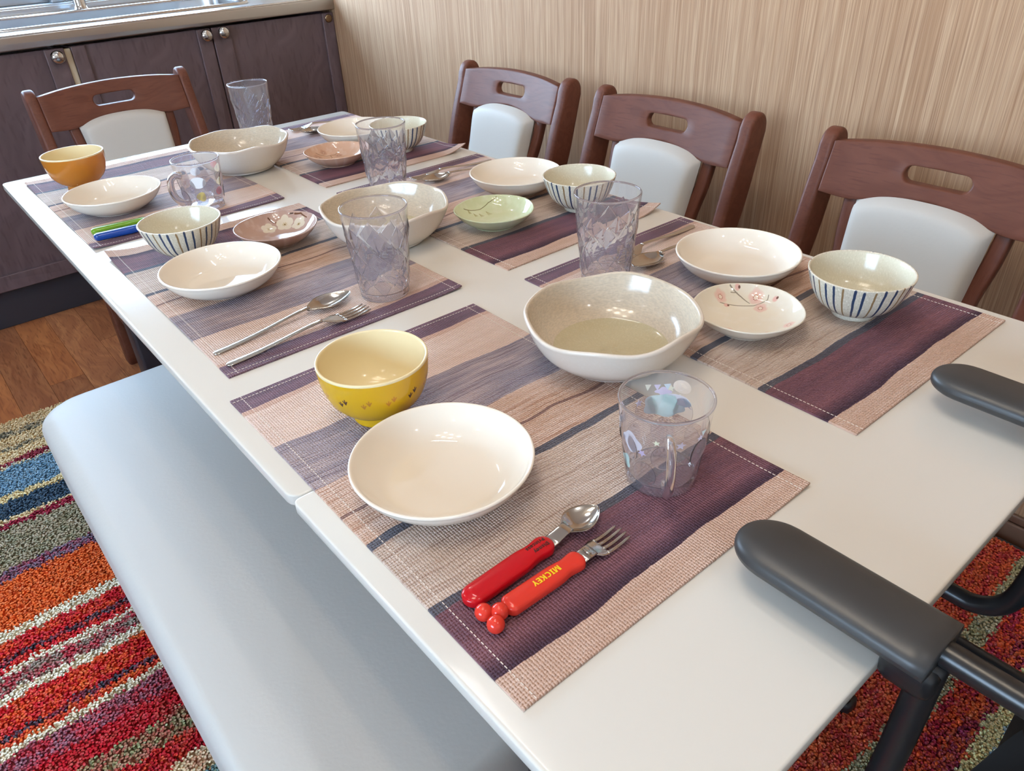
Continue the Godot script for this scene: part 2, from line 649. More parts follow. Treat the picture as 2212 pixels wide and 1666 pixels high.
func make_materials() -> void:
	M.white_wall = std(hexc("f1eee8"), 0.9)
	M.ceiling = std(hexc("f4f2ee"), 0.95)
	var wm := std(Color.WHITE, 0.55, 0.0, 0.35)
	wm.albedo_texture = wall_grain()
	wm.uv1_scale = Vector3(1.25, 0.8, 1)
	M.wood_wall = wm
	for k in 3:
		var f := std([Color(1, 1, 1), Color(0.88, 0.86, 0.86), Color(1.0, 0.95, 0.88)][k], 0.35, 0.0, 0.45)
		f.albedo_texture = plank_grain(61 + k, hexc("b0734f"), hexc("cf9163"), hexc("8a5439"))
		M["plank_%d" % k] = f
	M.sub_floor = std(hexc("4a3022"), 0.8)
	M.baseboard = std(hexc("6b5040"), 0.5)
	var cw := std(Color.WHITE, 0.45, 0.0, 0.4)
	cw.albedo_texture = plank_grain(71, hexc("5f3527"), hexc("6a3e2f"), hexc("573025"), 256, 512, 9.0)
	cw.uv1_scale = Vector3(5, 5, 1)
	M.chair_wood = cw
	var cab := std(Color.WHITE, 0.38, 0.0, 0.4)
	cab.albedo_texture = plank_grain(75, hexc("605053"), hexc("6c5b5f"), hexc("524346"), 256, 512, 18.0)
	M.cabinet = cab
	M.toe = std(hexc("33343c"), 0.5)
	M.cream = std(hexc("cdbda2"), 0.6)
	M.steel = std(Color(0.80, 0.80, 0.80), 0.28, 1.0)
	M.steel_bright = std(Color(0.86, 0.87, 0.88), 0.12, 1.0)
	M.alu = std(Color(0.78, 0.80, 0.82), 0.35, 1.0)
	M.brass = std(hexc("a8937a"), 0.25, 1.0)
	var kn := std(Color(0.98, 0.98, 1.0, 0.0), 0.03)
	kn.transparency = BaseMaterial3D.TRANSPARENCY_ALPHA
	kn.refraction_enabled = true
	kn.refraction_scale = 0.05
	M.crystal = kn
	var pane := std(Color(1, 1, 1, 0.05), 0.03)
	pane.transparency = BaseMaterial3D.TRANSPARENCY_ALPHA
	M.pane = pane
	M.outside = std(hexc("9aa6b4"), 0.9)
	var tt := std(hexc("e0dcd2"), 0.13, 0.0, 0.5)
	tt.normal_enabled = true
	tt.normal_texture = noise_bump(81, 256, 0.03, 0.35)
	tt.normal_scale = 0.12
	tt.uv1_scale = Vector3(9, 9, 1)
	M.table_top = tt
	M.table_leg = std(hexc("2a2024"), 0.5)
	var lt := std(hexc("ccc8c0"), 0.5, 0.0, 0.34)
	lt.normal_enabled = true
	lt.normal_texture = noise_bump(82, 256, 0.06, 1.0)
	lt.normal_scale = 0.25
	lt.uv1_triplanar = true
	lt.uv1_scale = Vector3(9, 9, 9)
	M.leather = lt
	M.bench_base = std(hexc("3a2820"), 0.6)
	var mp := mat_print()
	var mm := std(Color.WHITE, 0.7, 0.0, 0.35)
	mm.albedo_texture = mp[0]
	mm.normal_enabled = true
	mm.normal_texture = mp[1]
	mm.normal_scale = 1.3
	M.mat = mm
	M.stitch = std(hexc("e8dccf"), 0.8)
	M.plate = std(hexc("f4ecdd"), 0.06, 0.0, 0.55)
	var sb := std(Color.WHITE, 0.16, 0.0, 0.5)
	sb.albedo_texture = stripe_bowl_print()
	sb.normal_enabled = true
	sb.normal_texture = noise_bump(91, 256, 0.05, 0.8)
	sb.normal_scale = 0.12
	M.stripe_bowl = sb
	var bb := std(Color.WHITE, 0.14, 0.0, 0.5)
	bb.albedo_texture = big_bowl_print()
	bb.normal_enabled = true
	bb.normal_texture = noise_bump(92, 256, 0.035, 1.0)
	bb.normal_scale = 0.16
	M.big_bowl = bb
	for d in [["plum", "efe9d8"], ["bell", "d6dfb8"], ["white_blossom", "b89a8d"], ["faint", "cfa88e"]]:
		var dm := std(Color.WHITE, 0.07, 0.0, 0.55)
		dm.albedo_texture = dish_print(d[0], hexc(d[1]))
		dm.texture_repeat = false
		M["dish_" + d[0]] = dm
	for d in [["yellow", "d6a71b", true], ["orange", "c27a2a", false]]:
		var dm := std(Color.WHITE, 0.13, 0.0, 0.5)
		dm.albedo_texture = footprint_bowl_print(hexc(d[1]), d[2])
		M["bowl_" + d[0]] = dm
	M.bowl_lining = std(hexc("f0e0b4"), 0.16, 0.0, 0.5)
	var gl := std(Color(0.97, 0.97, 1.0, 0.03), 0.012)
	gl.transparency = BaseMaterial3D.TRANSPARENCY_ALPHA
	gl.refraction_enabled = true
	gl.refraction_scale = 0.028
	M.clear = gl
	var gm: StandardMaterial3D = gl.duplicate()
	gm.albedo_color.a = 0.02
	gm.refraction_scale = 0.016
	M.clear_mug = gm
	var th := std(Color(0.97, 0.96, 1.0, 0.04), 0.02)
	th.transparency = BaseMaterial3D.TRANSPARENCY_ALPHA
	M.clear_thin = th
	M.chrome = std(Color(0.80, 0.79, 0.77), 0.12, 1.0)
	M.red = std(hexc("bd0f1b"), 0.13)
	M.coral = std(hexc("d8392b"), 0.13)
	M.blue_plastic = std(hexc("17459a"), 0.14)
	M.green_plastic = std(hexc("6c9a1e"), 0.14)
	M.black_pad = std(hexc("343536"), 0.40, 0.0, 0.5)
	M.black_tube = std(hexc("1b1c1e"), 0.3, 0.0, 0.5)
	M.black_cloth = std(hexc("17191c"), 0.85)
	M.ink_yellow = std(hexc("f0d21c"), 0.3)
	M.ink_black = std(hexc("33100f"), 0.4)
	for c in [["mint", "b5dcd8"], ["lilac", "c3b3dc"], ["sky", "bcdcea"], ["lemon", "e6e6bf"], ["pearl", "dcdbe8"], ["peach", "f2dcc0"], ["cherry", "c93a35"], ["sun", "e8cf4a"], ["snow", "ececec"]]:
		M["print_" + c[0]] = std(hexc(c[1]), 0.3)
		M["print_" + c[0]].backlight_enabled = true
		M["print_" + c[0]].backlight = Color(0.85, 0.85, 0.85)


# ============================================================== the room
func wall_with_hole(called: String, size: Vector2, thick: float, hole: Rect2, mat: Material, tr: Transform3D) -> void:
	# four blocks round an opening; x along the wall, y up, z through it
	var list := []
	var r := [Rect2(0, 0, hole.position.x, size.y), Rect2(hole.end.x, 0, size.x - hole.end.x, size.y), Rect2(hole.position.x, 0, hole.size.x, hole.position.y), Rect2(hole.position.x, hole.end.y, hole.size.x, size.y - hole.end.y)]
	for q in r:
		var b := BoxMesh.new()
		b.size = Vector3(q.size.x, q.size.y, thick)
		list.append([b, Transform3D(Basis(), Vector3(q.position.x + q.size.x / 2, q.position.y + q.size.y / 2, 0))])
	var o := structure(called, joined(list), mat)
	o.transform = tr


func sash_window(called: String, w: float, h: float, tr: Transform3D, stile: float) -> void:
	# a two-pane aluminium sliding window; x along, y up, z outwards
	var o := Node3D.new()
	o.name = called
	o.set_meta("kind", "structure")
	add_child(o, true)
	o.transform = tr
	var f := 0.035
	for s in 2:
		part("window_frame", rbox(Vector3(f, h, 0.10), 0.004), M.alu, o, Vector3(f / 2 if s == 0 else w - f / 2, 0, 0))
	part("window_frame", rbox(Vector3(w, f, 0.10), 0.004), M.alu, o, Vector3(w / 2, h - f, 0))
	part("window_frame", rbox(Vector3(w, 0.02, 0.10), 0.004), M.alu, o, Vector3(w / 2, 0, 0))
	for s in 2:
		var x0 := f if s == 0 else stile - 0.025
		var x1 := stile + 0.025 if s == 0 else w - f
		var z := -0.018 if s == 0 else 0.018
		var b := 0.02
		for e in 2:
			part("sash_stile", rbox(Vector3(0.045, h - f - b, 0.028), 0.004), M.alu, o, Vector3(x0 + 0.0225 if e == 0 else x1 - 0.0225, b, z))
		part("sash_rail", rbox(Vector3(x1 - x0 - 0.09, 0.045, 0.026), 0.004), M.alu, o, Vector3((x0 + x1) / 2, b, z))
		part("sash_rail", rbox(Vector3(x1 - x0 - 0.09, 0.04, 0.026), 0.004), M.alu, o, Vector3((x0 + x1) / 2, h - f - 0.04, z))
		var g := BoxMesh.new()
		g.size = Vector3(x1 - x0 - 0.085, h - f - b - 0.08, 0.004)
		var face := PlaneMesh.new()
		face.orientation = PlaneMesh.FACE_Z
		face.size = Vector2(g.size.x, g.size.y)
		part("pane", face, M.pane, o, Vector3((x0 + x1) / 2, b + 0.045 + g.size.y / 2, z))


func build_room() -> void:
	var slab_box := BoxMesh.new()
	slab_box.size = Vector3(WALL_X - LEFT_X + 0.4, 0.1, FRONT_Z - BACK_Z + 0.4)
	var mid := Vector3((WALL_X + LEFT_X) / 2, 0, (FRONT_Z + BACK_Z) / 2)
	var floor_o := structure("floor", slab_box, M.sub_floor, mid + Vector3(0, -0.062, 0))
	# floor boards, laid along the length of the table
	var pw := 0.092
	var pl := 0.91
	var metas := [rbox(Vector3(pw - 0.0006, 0.012, pl - 0.0006), 0.0012), rbox(Vector3(pw - 0.0006, 0.012, pl * 0.5 - 0.0006), 0.0012)]
	var shapes := []
	for k in 4:
		for e in 2:
			var long := pl if e == 0 else pl * 0.5
			var g := k * 0.23
			shapes.append(grid(1, 1, func(u, v): return Vector3((u - 0.5) * (pw - 0.0008), 0.0, (0.5 - v) * (long - 0.0008)), func(u, v): return Vector2(g + u * 0.22, g + v * long / pl)))
	for c in 27:
		var x := WALL_X - 0.016 - pw * (c + 0.5)
		var z: float = BACK_Z + 0.5 - pl * [0.0, 0.5, 0.25, 0.75][c % 4] * 0.8
		for k in 3:
			if z > 0.75:
				break
			var o := part("plank", shapes[((c * 7 + k * 3) % 4) * 2], M["plank_%d" % ((c * 5 + k * 2) % 3)], floor_o)
			o.position = Vector3(x, 0.0, z + pl / 2) - floor_o.position
			z += pl
	# boards at the right edge, between rug and wall, run on as two long rows
	for c in 2:
		for k in 3:
			var o := part("plank", shapes[((c * 3 + k) % 4) * 2], M["plank_%d" % ((c + k) % 3)], floor_o)
			o.position = Vector3(WALL_X - 0.016 - pw * (c + 0.5), 0.0, 1.05 + pl * (k + 0.2 * c)) - floor_o.position

	# panelled wall
	var wall := grid(4, 2, func(u, v): return Vector3(WALL_X, v * CEIL, lerpf(BACK_Z, FRONT_Z, u)), func(u, v): return Vector2(lerpf(BACK_Z, FRONT_Z, u), 1.0 - v * CEIL))
	var thick := BoxMesh.new()
	thick.size = Vector3(0.10, CEIL, FRONT_Z - BACK_Z)
	var back := turned(slab(rounded_rect(FRONT_Z - BACK_Z, CEIL, 0.001, 1), 0.1, 0.0005), Transform3D(Basis(Vector3(0, 0, 1), Vector3(0, 1, 0), Vector3(-1, 0, 0)), Vector3(WALL_X + 0.05, CEIL / 2, mid.z)))
	structure("wall_right", back, M.wood_wall)
	var b1 := structure("baseboard_right", rbox(Vector3(0.012, 0.044, FRONT_Z + 1.0), 0.003), M.baseboard, Vector3(WALL_X - 0.006, 0.0, (FRONT_Z - 1.0) / 2))
	part("baseboard_cap", rbox(Vector3(0.009, 0.018, FRONT_Z + 1.0), 0.003), M.baseboard, b1, Vector3(0.0015, 0.046, 0))

	# wall behind the counter, with the kitchen window
	var bw := WALL_X - LEFT_X
	wall_with_hole("wall_back", Vector2(bw, CEIL), 0.12, Rect2(-0.85 - LEFT_X, T + 0.145, 2.06, 1.06), M.white_wall, Transform3D(Basis(), Vector3(LEFT_X, 0, BACK_Z - 0.06)))
	sash_window("window_1", 2.06, 1.06, Transform3D(Basis(), Vector3(-0.85, T + 0.145, BACK_Z - 0.05)), 1.385)
	# wall on the bench side
	wall_with_hole("wall_left", Vector2(FRONT_Z - BACK_Z, CEIL), 0.12, Rect2(2.5, 0.90, 1.8, 1.10), M.white_wall, Transform3D(Basis(Vector3.UP, -PI / 2), Vector3(LEFT_X - 0.06, 0, BACK_Z)))
	sash_window("window_2", 1.8, 1.10, Transform3D(Basis(Vector3.UP, -PI / 2), Vector3(LEFT_X - 0.06, 0.90, BACK_Z + 2.5)), 0.9)
	var fw := BoxMesh.new()
	fw.size = Vector3(bw + 0.2, CEIL, 0.12)
	structure("wall_front", fw, M.white_wall, Vector3(mid.x, CEIL / 2, FRONT_Z + 0.06))
	var cl := BoxMesh.new()
	cl.size = Vector3(bw + 0.4, 0.1, FRONT_Z - BACK_Z + 0.4)
	structure("ceiling", cl, M.ceiling, Vector3(mid.x, CEIL + 0.05, mid.z))
	# a garden wall outside the kitchen window
	var gw := structure("wall_outside", rbox(Vector3(9.0, 1.05, 0.15), 0.01), M.outside, Vector3(0.4, 0, BACK_Z - 2.2))
	gw.set_meta("kind", "structure")


func lamp_light(parent: Node, at: Vector3, energy: float, col: Color, size: float) -> void:
	var l := OmniLight3D.new()
	l.name = "lamp_light"
	l.light_color = col
	l.light_energy = energy * 0.92
	l.light_size = size
	l.omni_range = 12.0
	l.omni_attenuation = 2.0
	l.shadow_enabled = true
	l.position = at
	parent.add_child(l, true)


func build_ceiling_lights() -> void:
	var warm := Color(1.0, 0.94, 0.86)
	var white := Color(1.0, 0.99, 0.985)
	var glow_warm := std(Color(1, 0.9, 0.75), 0.4)
	glow_warm.emission_enabled = true
	glow_warm.emission = warm
	glow_warm.emission_energy_multiplier = 14.0
	var glow_white := std(Color(1, 1, 1), 0.4)
	glow_white.emission_enabled = true
	glow_white.emission = white
	glow_white.emission_energy_multiplier = 9.0
	var lens := CylinderMesh.new()
	lens.top_radius = 0.030
	lens.bottom_radius = 0.034
	lens.height = 0.02
	# six lamps on one ceiling fitting, above the near end of the table
	var f := thing("ceiling_light", "round white ceiling fitting with six small warm lamps above the near table end", "ceiling light", Vector3(-0.12, CEIL - 0.03, 1.30))
	part("housing", slab_flat(rounded_rect(0.42, 0.62, 0.06), 0.029, 0.01), M.ceiling, f)
	for i in 2:
		for k in 3:
			var p := Vector3(-0.12 + 0.24 * i, -0.011, -0.22 + 0.22 * k)
			part("lamp_lens", lens, glow_warm, f, p)
			lamp_light(f, p + Vector3(0, -0.045, 0), 0.46, warm, 0.03)
	# slim tube light
	var t := thing("tube_light", "slim white tube light on the ceiling above the table", "ceiling light", Vector3(0.33, CEIL - 0.05, 0.85))
	part("housing", rbox(Vector3(0.06, 0.03, 0.66), 0.008), M.ceiling, t, Vector3(0, 0.019, 0))
	part("light_tube", tube(PackedVector3Array([Vector3(0, 0.004, -0.3), Vector3(0, 0.004, 0.3)]), 0.014), glow_white, t)
	var al := AreaLight3D.new()
	al.name = "tube_area_light"
	al.area_size = Vector2(0.03, 0.6)
	al.light_energy = 1.0
	al.light_color = white
	al.shadow_enabled = true
	al.position = Vector3(0, -0.016, 0)
	al.rotation.x = -PI / 2
	t.add_child(al, true)
	# small recessed downlights
	for e in [["above the rug on the bench side, nearest the viewer", Vector3(-1.2, CEIL - 0.01, 2.1), 0.50], ["above the rug beside the bench", Vector3(-1.2, CEIL - 0.01, 0.9), 0.45], ["above the wooden floor by the base cabinets", Vector3(-1.0, CEIL - 0.01, -0.35), 0.85], ["by the panelled wall, above the cabinet corner", Vector3(0.85, CEIL - 0.01, -0.5), 0.6], ["above the armchair at the near table end", Vector3(0.30, CEIL - 0.01, 2.5), 0.95]]:
		var d := thing("downlight", "small white recessed ceiling downlight " + e[0], "ceiling light", e[1], 0.0, "recessed ceiling downlights")
		part("trim_ring", lathe(PackedVector2Array([Vector2(0.034, 0), Vector2(0.05, -0.002), Vector2(0.052, 0.004), Vector2(0.05, 0.0095)]), 28), M.ceiling, d)
		part("lamp_lens", lens, glow_white, d)
		lamp_light(d, Vector3(0, -0.05, 0), e[2], white, 0.03)


# ============================================================== kitchen counter
func cabinet_door(parent: Node, x0: float, x1: float, knob_right: bool, stile_l: float, stile_r: float, knob_y: float, plain_knob := true) -> void:
	var y0 := 0.135
	var y1 := T + 0.094
	var z := -1.0
	var d := part("door", rbox(Vector3(x1 - x0, y1 - y0, 0.010), 0.002), M.cabinet, parent, Vector3((x0 + x1) / 2, y0, z - 0.012))
	var h := y1 - y0
	var w := x1 - x0
	part("stile", rbox(Vector3(stile_l, h, 0.012), 0.0025), M.cabinet, d, Vector3(-w / 2 + stile_l / 2, 0, 0.009))
	part("stile", rbox(Vector3(stile_r, h, 0.012), 0.0025), M.cabinet, d, Vector3(w / 2 - stile_r / 2, 0, 0.009))
	part("rail", rbox(Vector3(w - stile_l - stile_r, 0.05, 0.0118), 0.0025), M.cabinet, d, Vector3((stile_l - stile_r) / 2, 0, 0.009))
	var kx := (w / 2 - stile_r / 2) if knob_right else (-w / 2 + stile_l / 2)
	var rose := lathe(PackedVector2Array([Vector2(0, 0), Vector2(0.010, 0), Vector2(0.011, 0.003), Vector2(0.006, 0.006), Vector2(0.005, 0.012), Vector2(0, 0.012)]), 20)
	var turn := Basis(Vector3.RIGHT, PI / 2)
	if plain_knob:
		part("knob_base", turned(rose, Transform3D(turn, Vector3.ZERO)), M.brass, d, Vector3(kx, knob_y - y0, 0.015))
		var gem := lathe(PackedVector2Array([Vector2(0, 0.012), Vector2(0.009, 0.012), Vector2(0.017, 0.017), Vector2(0.0195, 0.023), Vector2(0.015, 0.030), Vector2(0.008, 0.033), Vector2(0, 0.0335)]), 12)
		part("knob", turned(gem, Transform3D(turn, Vector3.ZERO)), M.steel_bright, d, Vector3(kx, knob_y - y0, 0.015))


func build_kitchen() -> void:
	# cabinets below the counter
	var a := thing("base_cabinet", "dark brown kitchen cabinet left of the cream gap behind the end chair", "cabinet", Vector3.ZERO)
	for q in [[0.016, 0.66, 0.56, -0.777, 0.13, -1.305], [0.016, 0.66, 0.56, 0.367, 0.13, -1.305], [1.12, 0.016, 0.56, -0.205, 0.13, -1.305]]:
		part("side_panel" if q[0] < 0.1 else "bottom_panel", rbox(Vector3(q[0], q[1], q[2]), 0.002), M.cabinet, a, Vector3(q[3], q[4], q[5]))
	part("toe_kick", rbox(Vector3(1.16, 0.13, 0.5), 0.002), M.toe, a, Vector3(-0.205, 0, -1.30))
	cabinet_door(a, -0.16, 0.376, true, 0.05, 0.054, T + 0.073)
	cabinet_door(a, -0.78, -0.164, true, 0.05, 0.054, T + 0.073)
	var b := thing("base_cabinet", "dark brown two-door kitchen cabinet with round knobs in the corner by the panelled wall", "cabinet", Vector3.ZERO)
	for q in [[0.016, 0.66, 0.56, 0.403, 0.13, -1.305], [0.016, 0.66, 0.56, 1.261, 0.13, -1.305], [0.84, 0.016, 0.56, 0.832, 0.13, -1.305]]:
		part("side_panel" if q[0] < 0.1 else "bottom_panel", rbox(Vector3(q[0], q[1], q[2]), 0.002), M.cabinet, b, Vector3(q[3], q[4], q[5]))
	part("toe_kick", rbox(Vector3(0.876, 0.13, 0.5), 0.002), M.toe, b, Vector3(0.833, 0, -1.30))
	cabinet_door(b, 0.395, 0.8185, true, 0.040, 0.046, T + 0.076)
	cabinet_door(b, 0.8225, 1.268, false, 0.062, 0.043, T + 0.078)
	var third := b.get_child(b.get_child_count() - 1)
	var rosette := lathe(PackedVector2Array([Vector2(0, 0), Vector2(0.013, 0), Vector2(0.014, 0.003), Vector2(0.009, 0.005), Vector2(0.005, 0.004), Vector2(0, 0.006)]), 16)
	part("rosette", turned(rosette, Transform3D(Basis(Vector3.RIGHT, PI / 2), Vector3.ZERO)), M.brass, third, Vector3(0.2015, T + 0.076 - 0.135, 0.015))
	var fl := part("filler_strip", rbox(Vector3(0.018, 0.66, 0.018), 0.002), M.cream, self, Vector3(0.3855, 0.13, -1.013))
	fl.name = numbered("filler_strip")
	tag(fl, "narrow cream filler strip between the two dark cabinets", "strip")
	# steel worktop with sink
	var w := thing("worktop", "long stainless steel kitchen worktop with a sunken sink under the window", "worktop", Vector3.ZERO)
	var y := T + 0.14
	var x0 := -0.80
	part("front_apron", rbox(Vector3(WALL_X - x0 - 0.002, 0.036, 0.012), 0.003), M.steel, w, Vector3((WALL_X + x0) / 2, y - 0.036, -0.986))
	var deck := []
	var sx0 := 0.12
	var sx1 := 1.02
	var sz0 := -1.47
	var sz1 := -1.13
	for q in [Rect2(x0, -1.595, sx0 - x0, 0.605), Rect2(sx1, -1.595, WALL_X - 0.002 - sx1, 0.605), Rect2(sx0, -1.595, sx1 - sx0, sz0 + 1.595), Rect2(sx0, sz1, sx1 - sx0, -0.99 - sz1)]:
		var bm := BoxMesh.new()
		bm.size = Vector3(q.size.x, 0.03, q.size.y)
		deck.append([bm, Transform3D(Basis(), Vector3(q.get_center().x, y - 0.0155, q.get_center().y))])
	part("deck", joined(deck), M.steel, w)
	part("raised_edge", rbox(Vector3(WALL_X - x0 - 0.002, 0.006, 0.022), 0.0029), M.steel_bright, w, Vector3((WALL_X + x0) / 2, y - 0.002, -0.994))
	# rolled rim round the sink and the bowl itself
	var rim := PackedVector3Array()
	for p in rounded_rect(sx1 - sx0 + 0.02, sz1 - sz0 + 0.02, 0.06, 6):
		rim.append(Vector3((sx0 + sx1) / 2 + p.x, y + 0.001, (sz0 + sz1) / 2 + p.y))
	rim.append(rim[0])
	part("sink_rim", tube(rim, 0.007), M.steel_bright, w)
	var bowl_shape := grid(40, 12, func(u, v):
		var a2: float = u * TAU
		var k: float = 1.0 if v < 0.7 else 1.0 - (v - 0.7) / 0.3
		var c := signf(cos(a2)) * pow(absf(cos(a2)), 0.35)
		var s := signf(sin(a2)) * pow(absf(sin(a2)), 0.35)
		return Vector3((sx0 + sx1) / 2 + c * (sx1 - sx0 + 0.012) / 2 * lerpf(0.02, lerpf(1.0, 0.94, v), k), y - 0.001 - 0.18 * minf(1.0, v / 0.7), (sz0 + sz1) / 2 + s * (sz1 - sz0 + 0.012) / 2 * lerpf(0.02, lerpf(1.0, 0.92, v), k)))
	part("sink_bowl", bowl_shape, M.steel, w)
	part("upstand", rbox(Vector3(WALL_X - x0 - 0.002, 0.02, 0.008), 0.002), M.steel, w, Vector3((WALL_X + x0) / 2, y - 0.001, -1.593))
	# tap
	var t := thing("kitchen_tap", "chrome kitchen tap standing behind the sink", "tap", Vector3(0.575, y, -1.515))
	part("base", lathe(PackedVector2Array([Vector2(0, 0), Vector2(0.026, 0), Vector2(0.027, 0.004), Vector2(0.022, 0.010), Vector2(0.020, 0.02), Vector2(0.020, 0.15), Vector2(0.016, 0.16), Vector2(0, 0.162)]), 28), M.steel_bright, t)
	part("spout", tube(smooth_path(PackedVector3Array([Vector3(0, 0.14, 0), Vector3(0, 0.20, 0.02), Vector3(0, 0.22, 0.09), Vector3(0, 0.20, 0.17), Vector3(0, 0.165, 0.19)]), 6), 0.011, Vector3.RIGHT), M.steel_bright, t)
	part("lever", rbox(Vector3(0.018, 0.012, 0.09), 0.005), M.steel_bright, t, Vector3(0, 0.162, -0.01))


# ============================================================== rug
func rug_colour(x: float, z: float, n1: FastNoiseLite, n2: FastNoiseLite, r: RandomNumberGenerator) -> Color:
	var bands := [
		[-0.345, "d3c19b", "c9b48a", 0.2], [-0.315, "d3c19b", "5b5d55", 0.55], [-0.262, "d3c19b", "ccb78c", 0.3], [-0.245, "c9b48c", "565b55", 0.5], [-0.20, "dac79d", "cbb78f", 0.2],
		[-0.182, "7b2a3a", "8f3a44", 0.4], [-0.170, "d6c6a2", "7f9cae", 0.3], [-0.062, "7e9fb4", "5d8098", 0.5], [-0.035, "dccb9d", "c9b682", 0.3], [0.030, "2f4152", "3d5264", 0.4], [0.045, "d8c59d", "c0ab83", 0.3],
		[0.066, "7d1f33", "8f2a3c", 0.4], [0.200, "a39680", "7d7a62", 0.5], [0.235, "6f6677", "8a3a4c", 0.4], [0.375, "d4632f", "bb5229", 0.3], [0.400, "e2dcc6", "d5cbb0", 0.2],
		[0.442, "b4202c", "cb4f2a", 0.35], [0.455, "43404a", "8a2f3a", 0.45], [0.470, "b5212e", "c9442c", 0.3], [0.485, "e0d9c4", "cfc2a8", 0.25], [0.520, "a83440", "8e8478", 0.5], [0.540, "e2dcc6", "d8cdb4", 0.2],
		[0.602, "b7222b", "cf5a2c", 0.4], [0.614, "3f3f4a", "8f3040", 0.4], [0.628, "c0382c", "d0682f", 0.3], [0.645, "e0d9c2", "cdbf9f", 0.3], [0.690, "a82c38", "8a5a68", 0.5], [0.735, "b01e2a", "a43a34", 0.3],
		[0.785, "8a8c66", "a4534a", 0.45], [0.830, "a91e2a", "c04a30", 0.3], [0.872, "d9c9a6", "cf9c80", 0.35], [0.905, "5d7f93", "6f7a52", 0.5], [0.925, "d3be92", "c2a878", 0.3], [0.985, "2d3d4e", "4f6a80", 0.4],
		[1.02, "cdbb90", "8a8468", 0.4], [1.16, "a8301f", "c0582c", 0.4], [1.22, "8b8470", "5d6a70", 0.5], [1.32, "a83a3a", "6a3a50", 0.5], [1.40, "7a8590", "3a4654", 0.5], [1.512, "c8603a", "a8353a", 0.36], [1.548, "8f8c68", "a9a184", 0.5],
		[1.585, "c4522c", "8b2238", 0.5], [1.612, "7b2a44", "c55a30", 0.45], [1.640, "b9b183", "d4c78d", 0.4], [1.700, "8fa7b0", "6b8592", 0.5], [1.78, "b4302c", "cc5a2c", 0.4], [1.9, "d5c7a2", "8c8a6c", 0.4], [9.0, "5d7f93", "2f4152", 0.4]]
	var q: float = z + 0.010 * n1.get_noise_2d(x * 2.0, z * 3.0) + 0.007 * n1.get_noise_2d(x * 16.0, z * 16.0) + r.randf_range(-0.004, 0.004)
	var k := 0
	while q > bands[k][0]:
		k += 1
	var b: Array = bands[k]
	var share: float = b[3] + n2.get_noise_2d(x * 22.0, z * 40.0) * 0.9
	var c: Color = hexc(b[1]).lerp(hexc(b[2]), clampf(share + r.randf_range(-0.45, 0.45), 0, 1))
	c = (c.srgb_to_linear() * 1.9).linear_to_srgb()
	return c.darkened(r.randf_range(0.0, 0.14)) if r.randf() < 0.5 else c.lightened(r.randf_range(0.0, 0.18))


func build_rug() -> void:
	var rug := thing("striped_rug", "shaggy rug in red, orange, blue and cream stripes under the table and bench", "rug", Vector3(0, 0, 0))
	var x0 := -1.0
	var x1 := 1.235
	var z0 := -0.40
	var z1 := 1.95
	part("backing", rbox(Vector3(x1 - x0, 0.012, z1 - z0), 0.004), std(hexc("6d5648"), 0.95), rug, Vector3((x0 + x1) / 2, 0.0, (z0 + z1) / 2))
	var st := SurfaceTool.new()
	st.begin(Mesh.PRIMITIVE_TRIANGLES)
	st.set_smooth_group(0)
	var ring := [[0.0022, 0.0], [0.0029, 0.0070], [0.0024, 0.0122]]
	for e in ring:
		for i in 5:
			var a := TAU * i / 5.0
			st.add_vertex(Vector3(cos(a) * e[0], e[1], sin(a) * e[0]))
	st.add_vertex(Vector3(0, 0.0138, 0))
	for j in 2:
		for i in 5:
			quad(st, j * 5 + i, (j + 1) * 5 + i, (j + 1) * 5 + (i + 1) % 5, j * 5 + (i + 1) % 5)
	for i in 5:
		for k in [15, 10 + (i + 1) % 5, 10 + i]:
			st.add_index(k)
	var tuft := finish(st)
	var mt := std(Color.WHITE, 0.95, 0.0, 0.2)
	mt.vertex_color_use_as_albedo = true
	var n1 := noise(101, 1.0, 2)
	var n2 := noise(102, 1.0, 2)
	var r := RandomNumberGenerator.new()
	r.seed = 77
	var step := 0.0041
	var nx := int((x1 - x0 - 0.01) / step)
	var nz := int((z1 - z0 - 0.01) / step)
	var mm := MultiMesh.new()
	mm.transform_format = MultiMesh.TRANSFORM_3D
	mm.use_colors = true
	mm.mesh = tuft
	mm.instance_count = nx * nz
	var i := 0
	for a in nx:
		for b in nz:
			var x := x0 + 0.006 + (a + r.randf_range(-0.35, 0.35)) * step
			var z := z0 + 0.006 + (b + r.randf_range(-0.35, 0.35)) * step
			var bas := Basis(Vector3(r.randf_range(-1, 1), 0, r.randf_range(-1, 1)).normalized(), r.randf_range(0, 0.36)) * Basis(Vector3.UP, r.randf() * TAU)
			bas = bas.scaled(Vector3(1, r.randf_range(0.8, 1.15), 1))
			mm.set_instance_transform(i, Transform3D(bas, Vector3(x, 0.010, z)))
			mm.set_instance_color(i, rug_colour(x, z, n1, n2, r).srgb_to_linear())
			i += 1
	var pile := MultiMeshInstance3D.new()
	pile.name = "pile"
	pile.multimesh = mm
	pile.material_override = mt
	pile.set_meta("kind", "stuff")
	rug.add_child(pile, true)


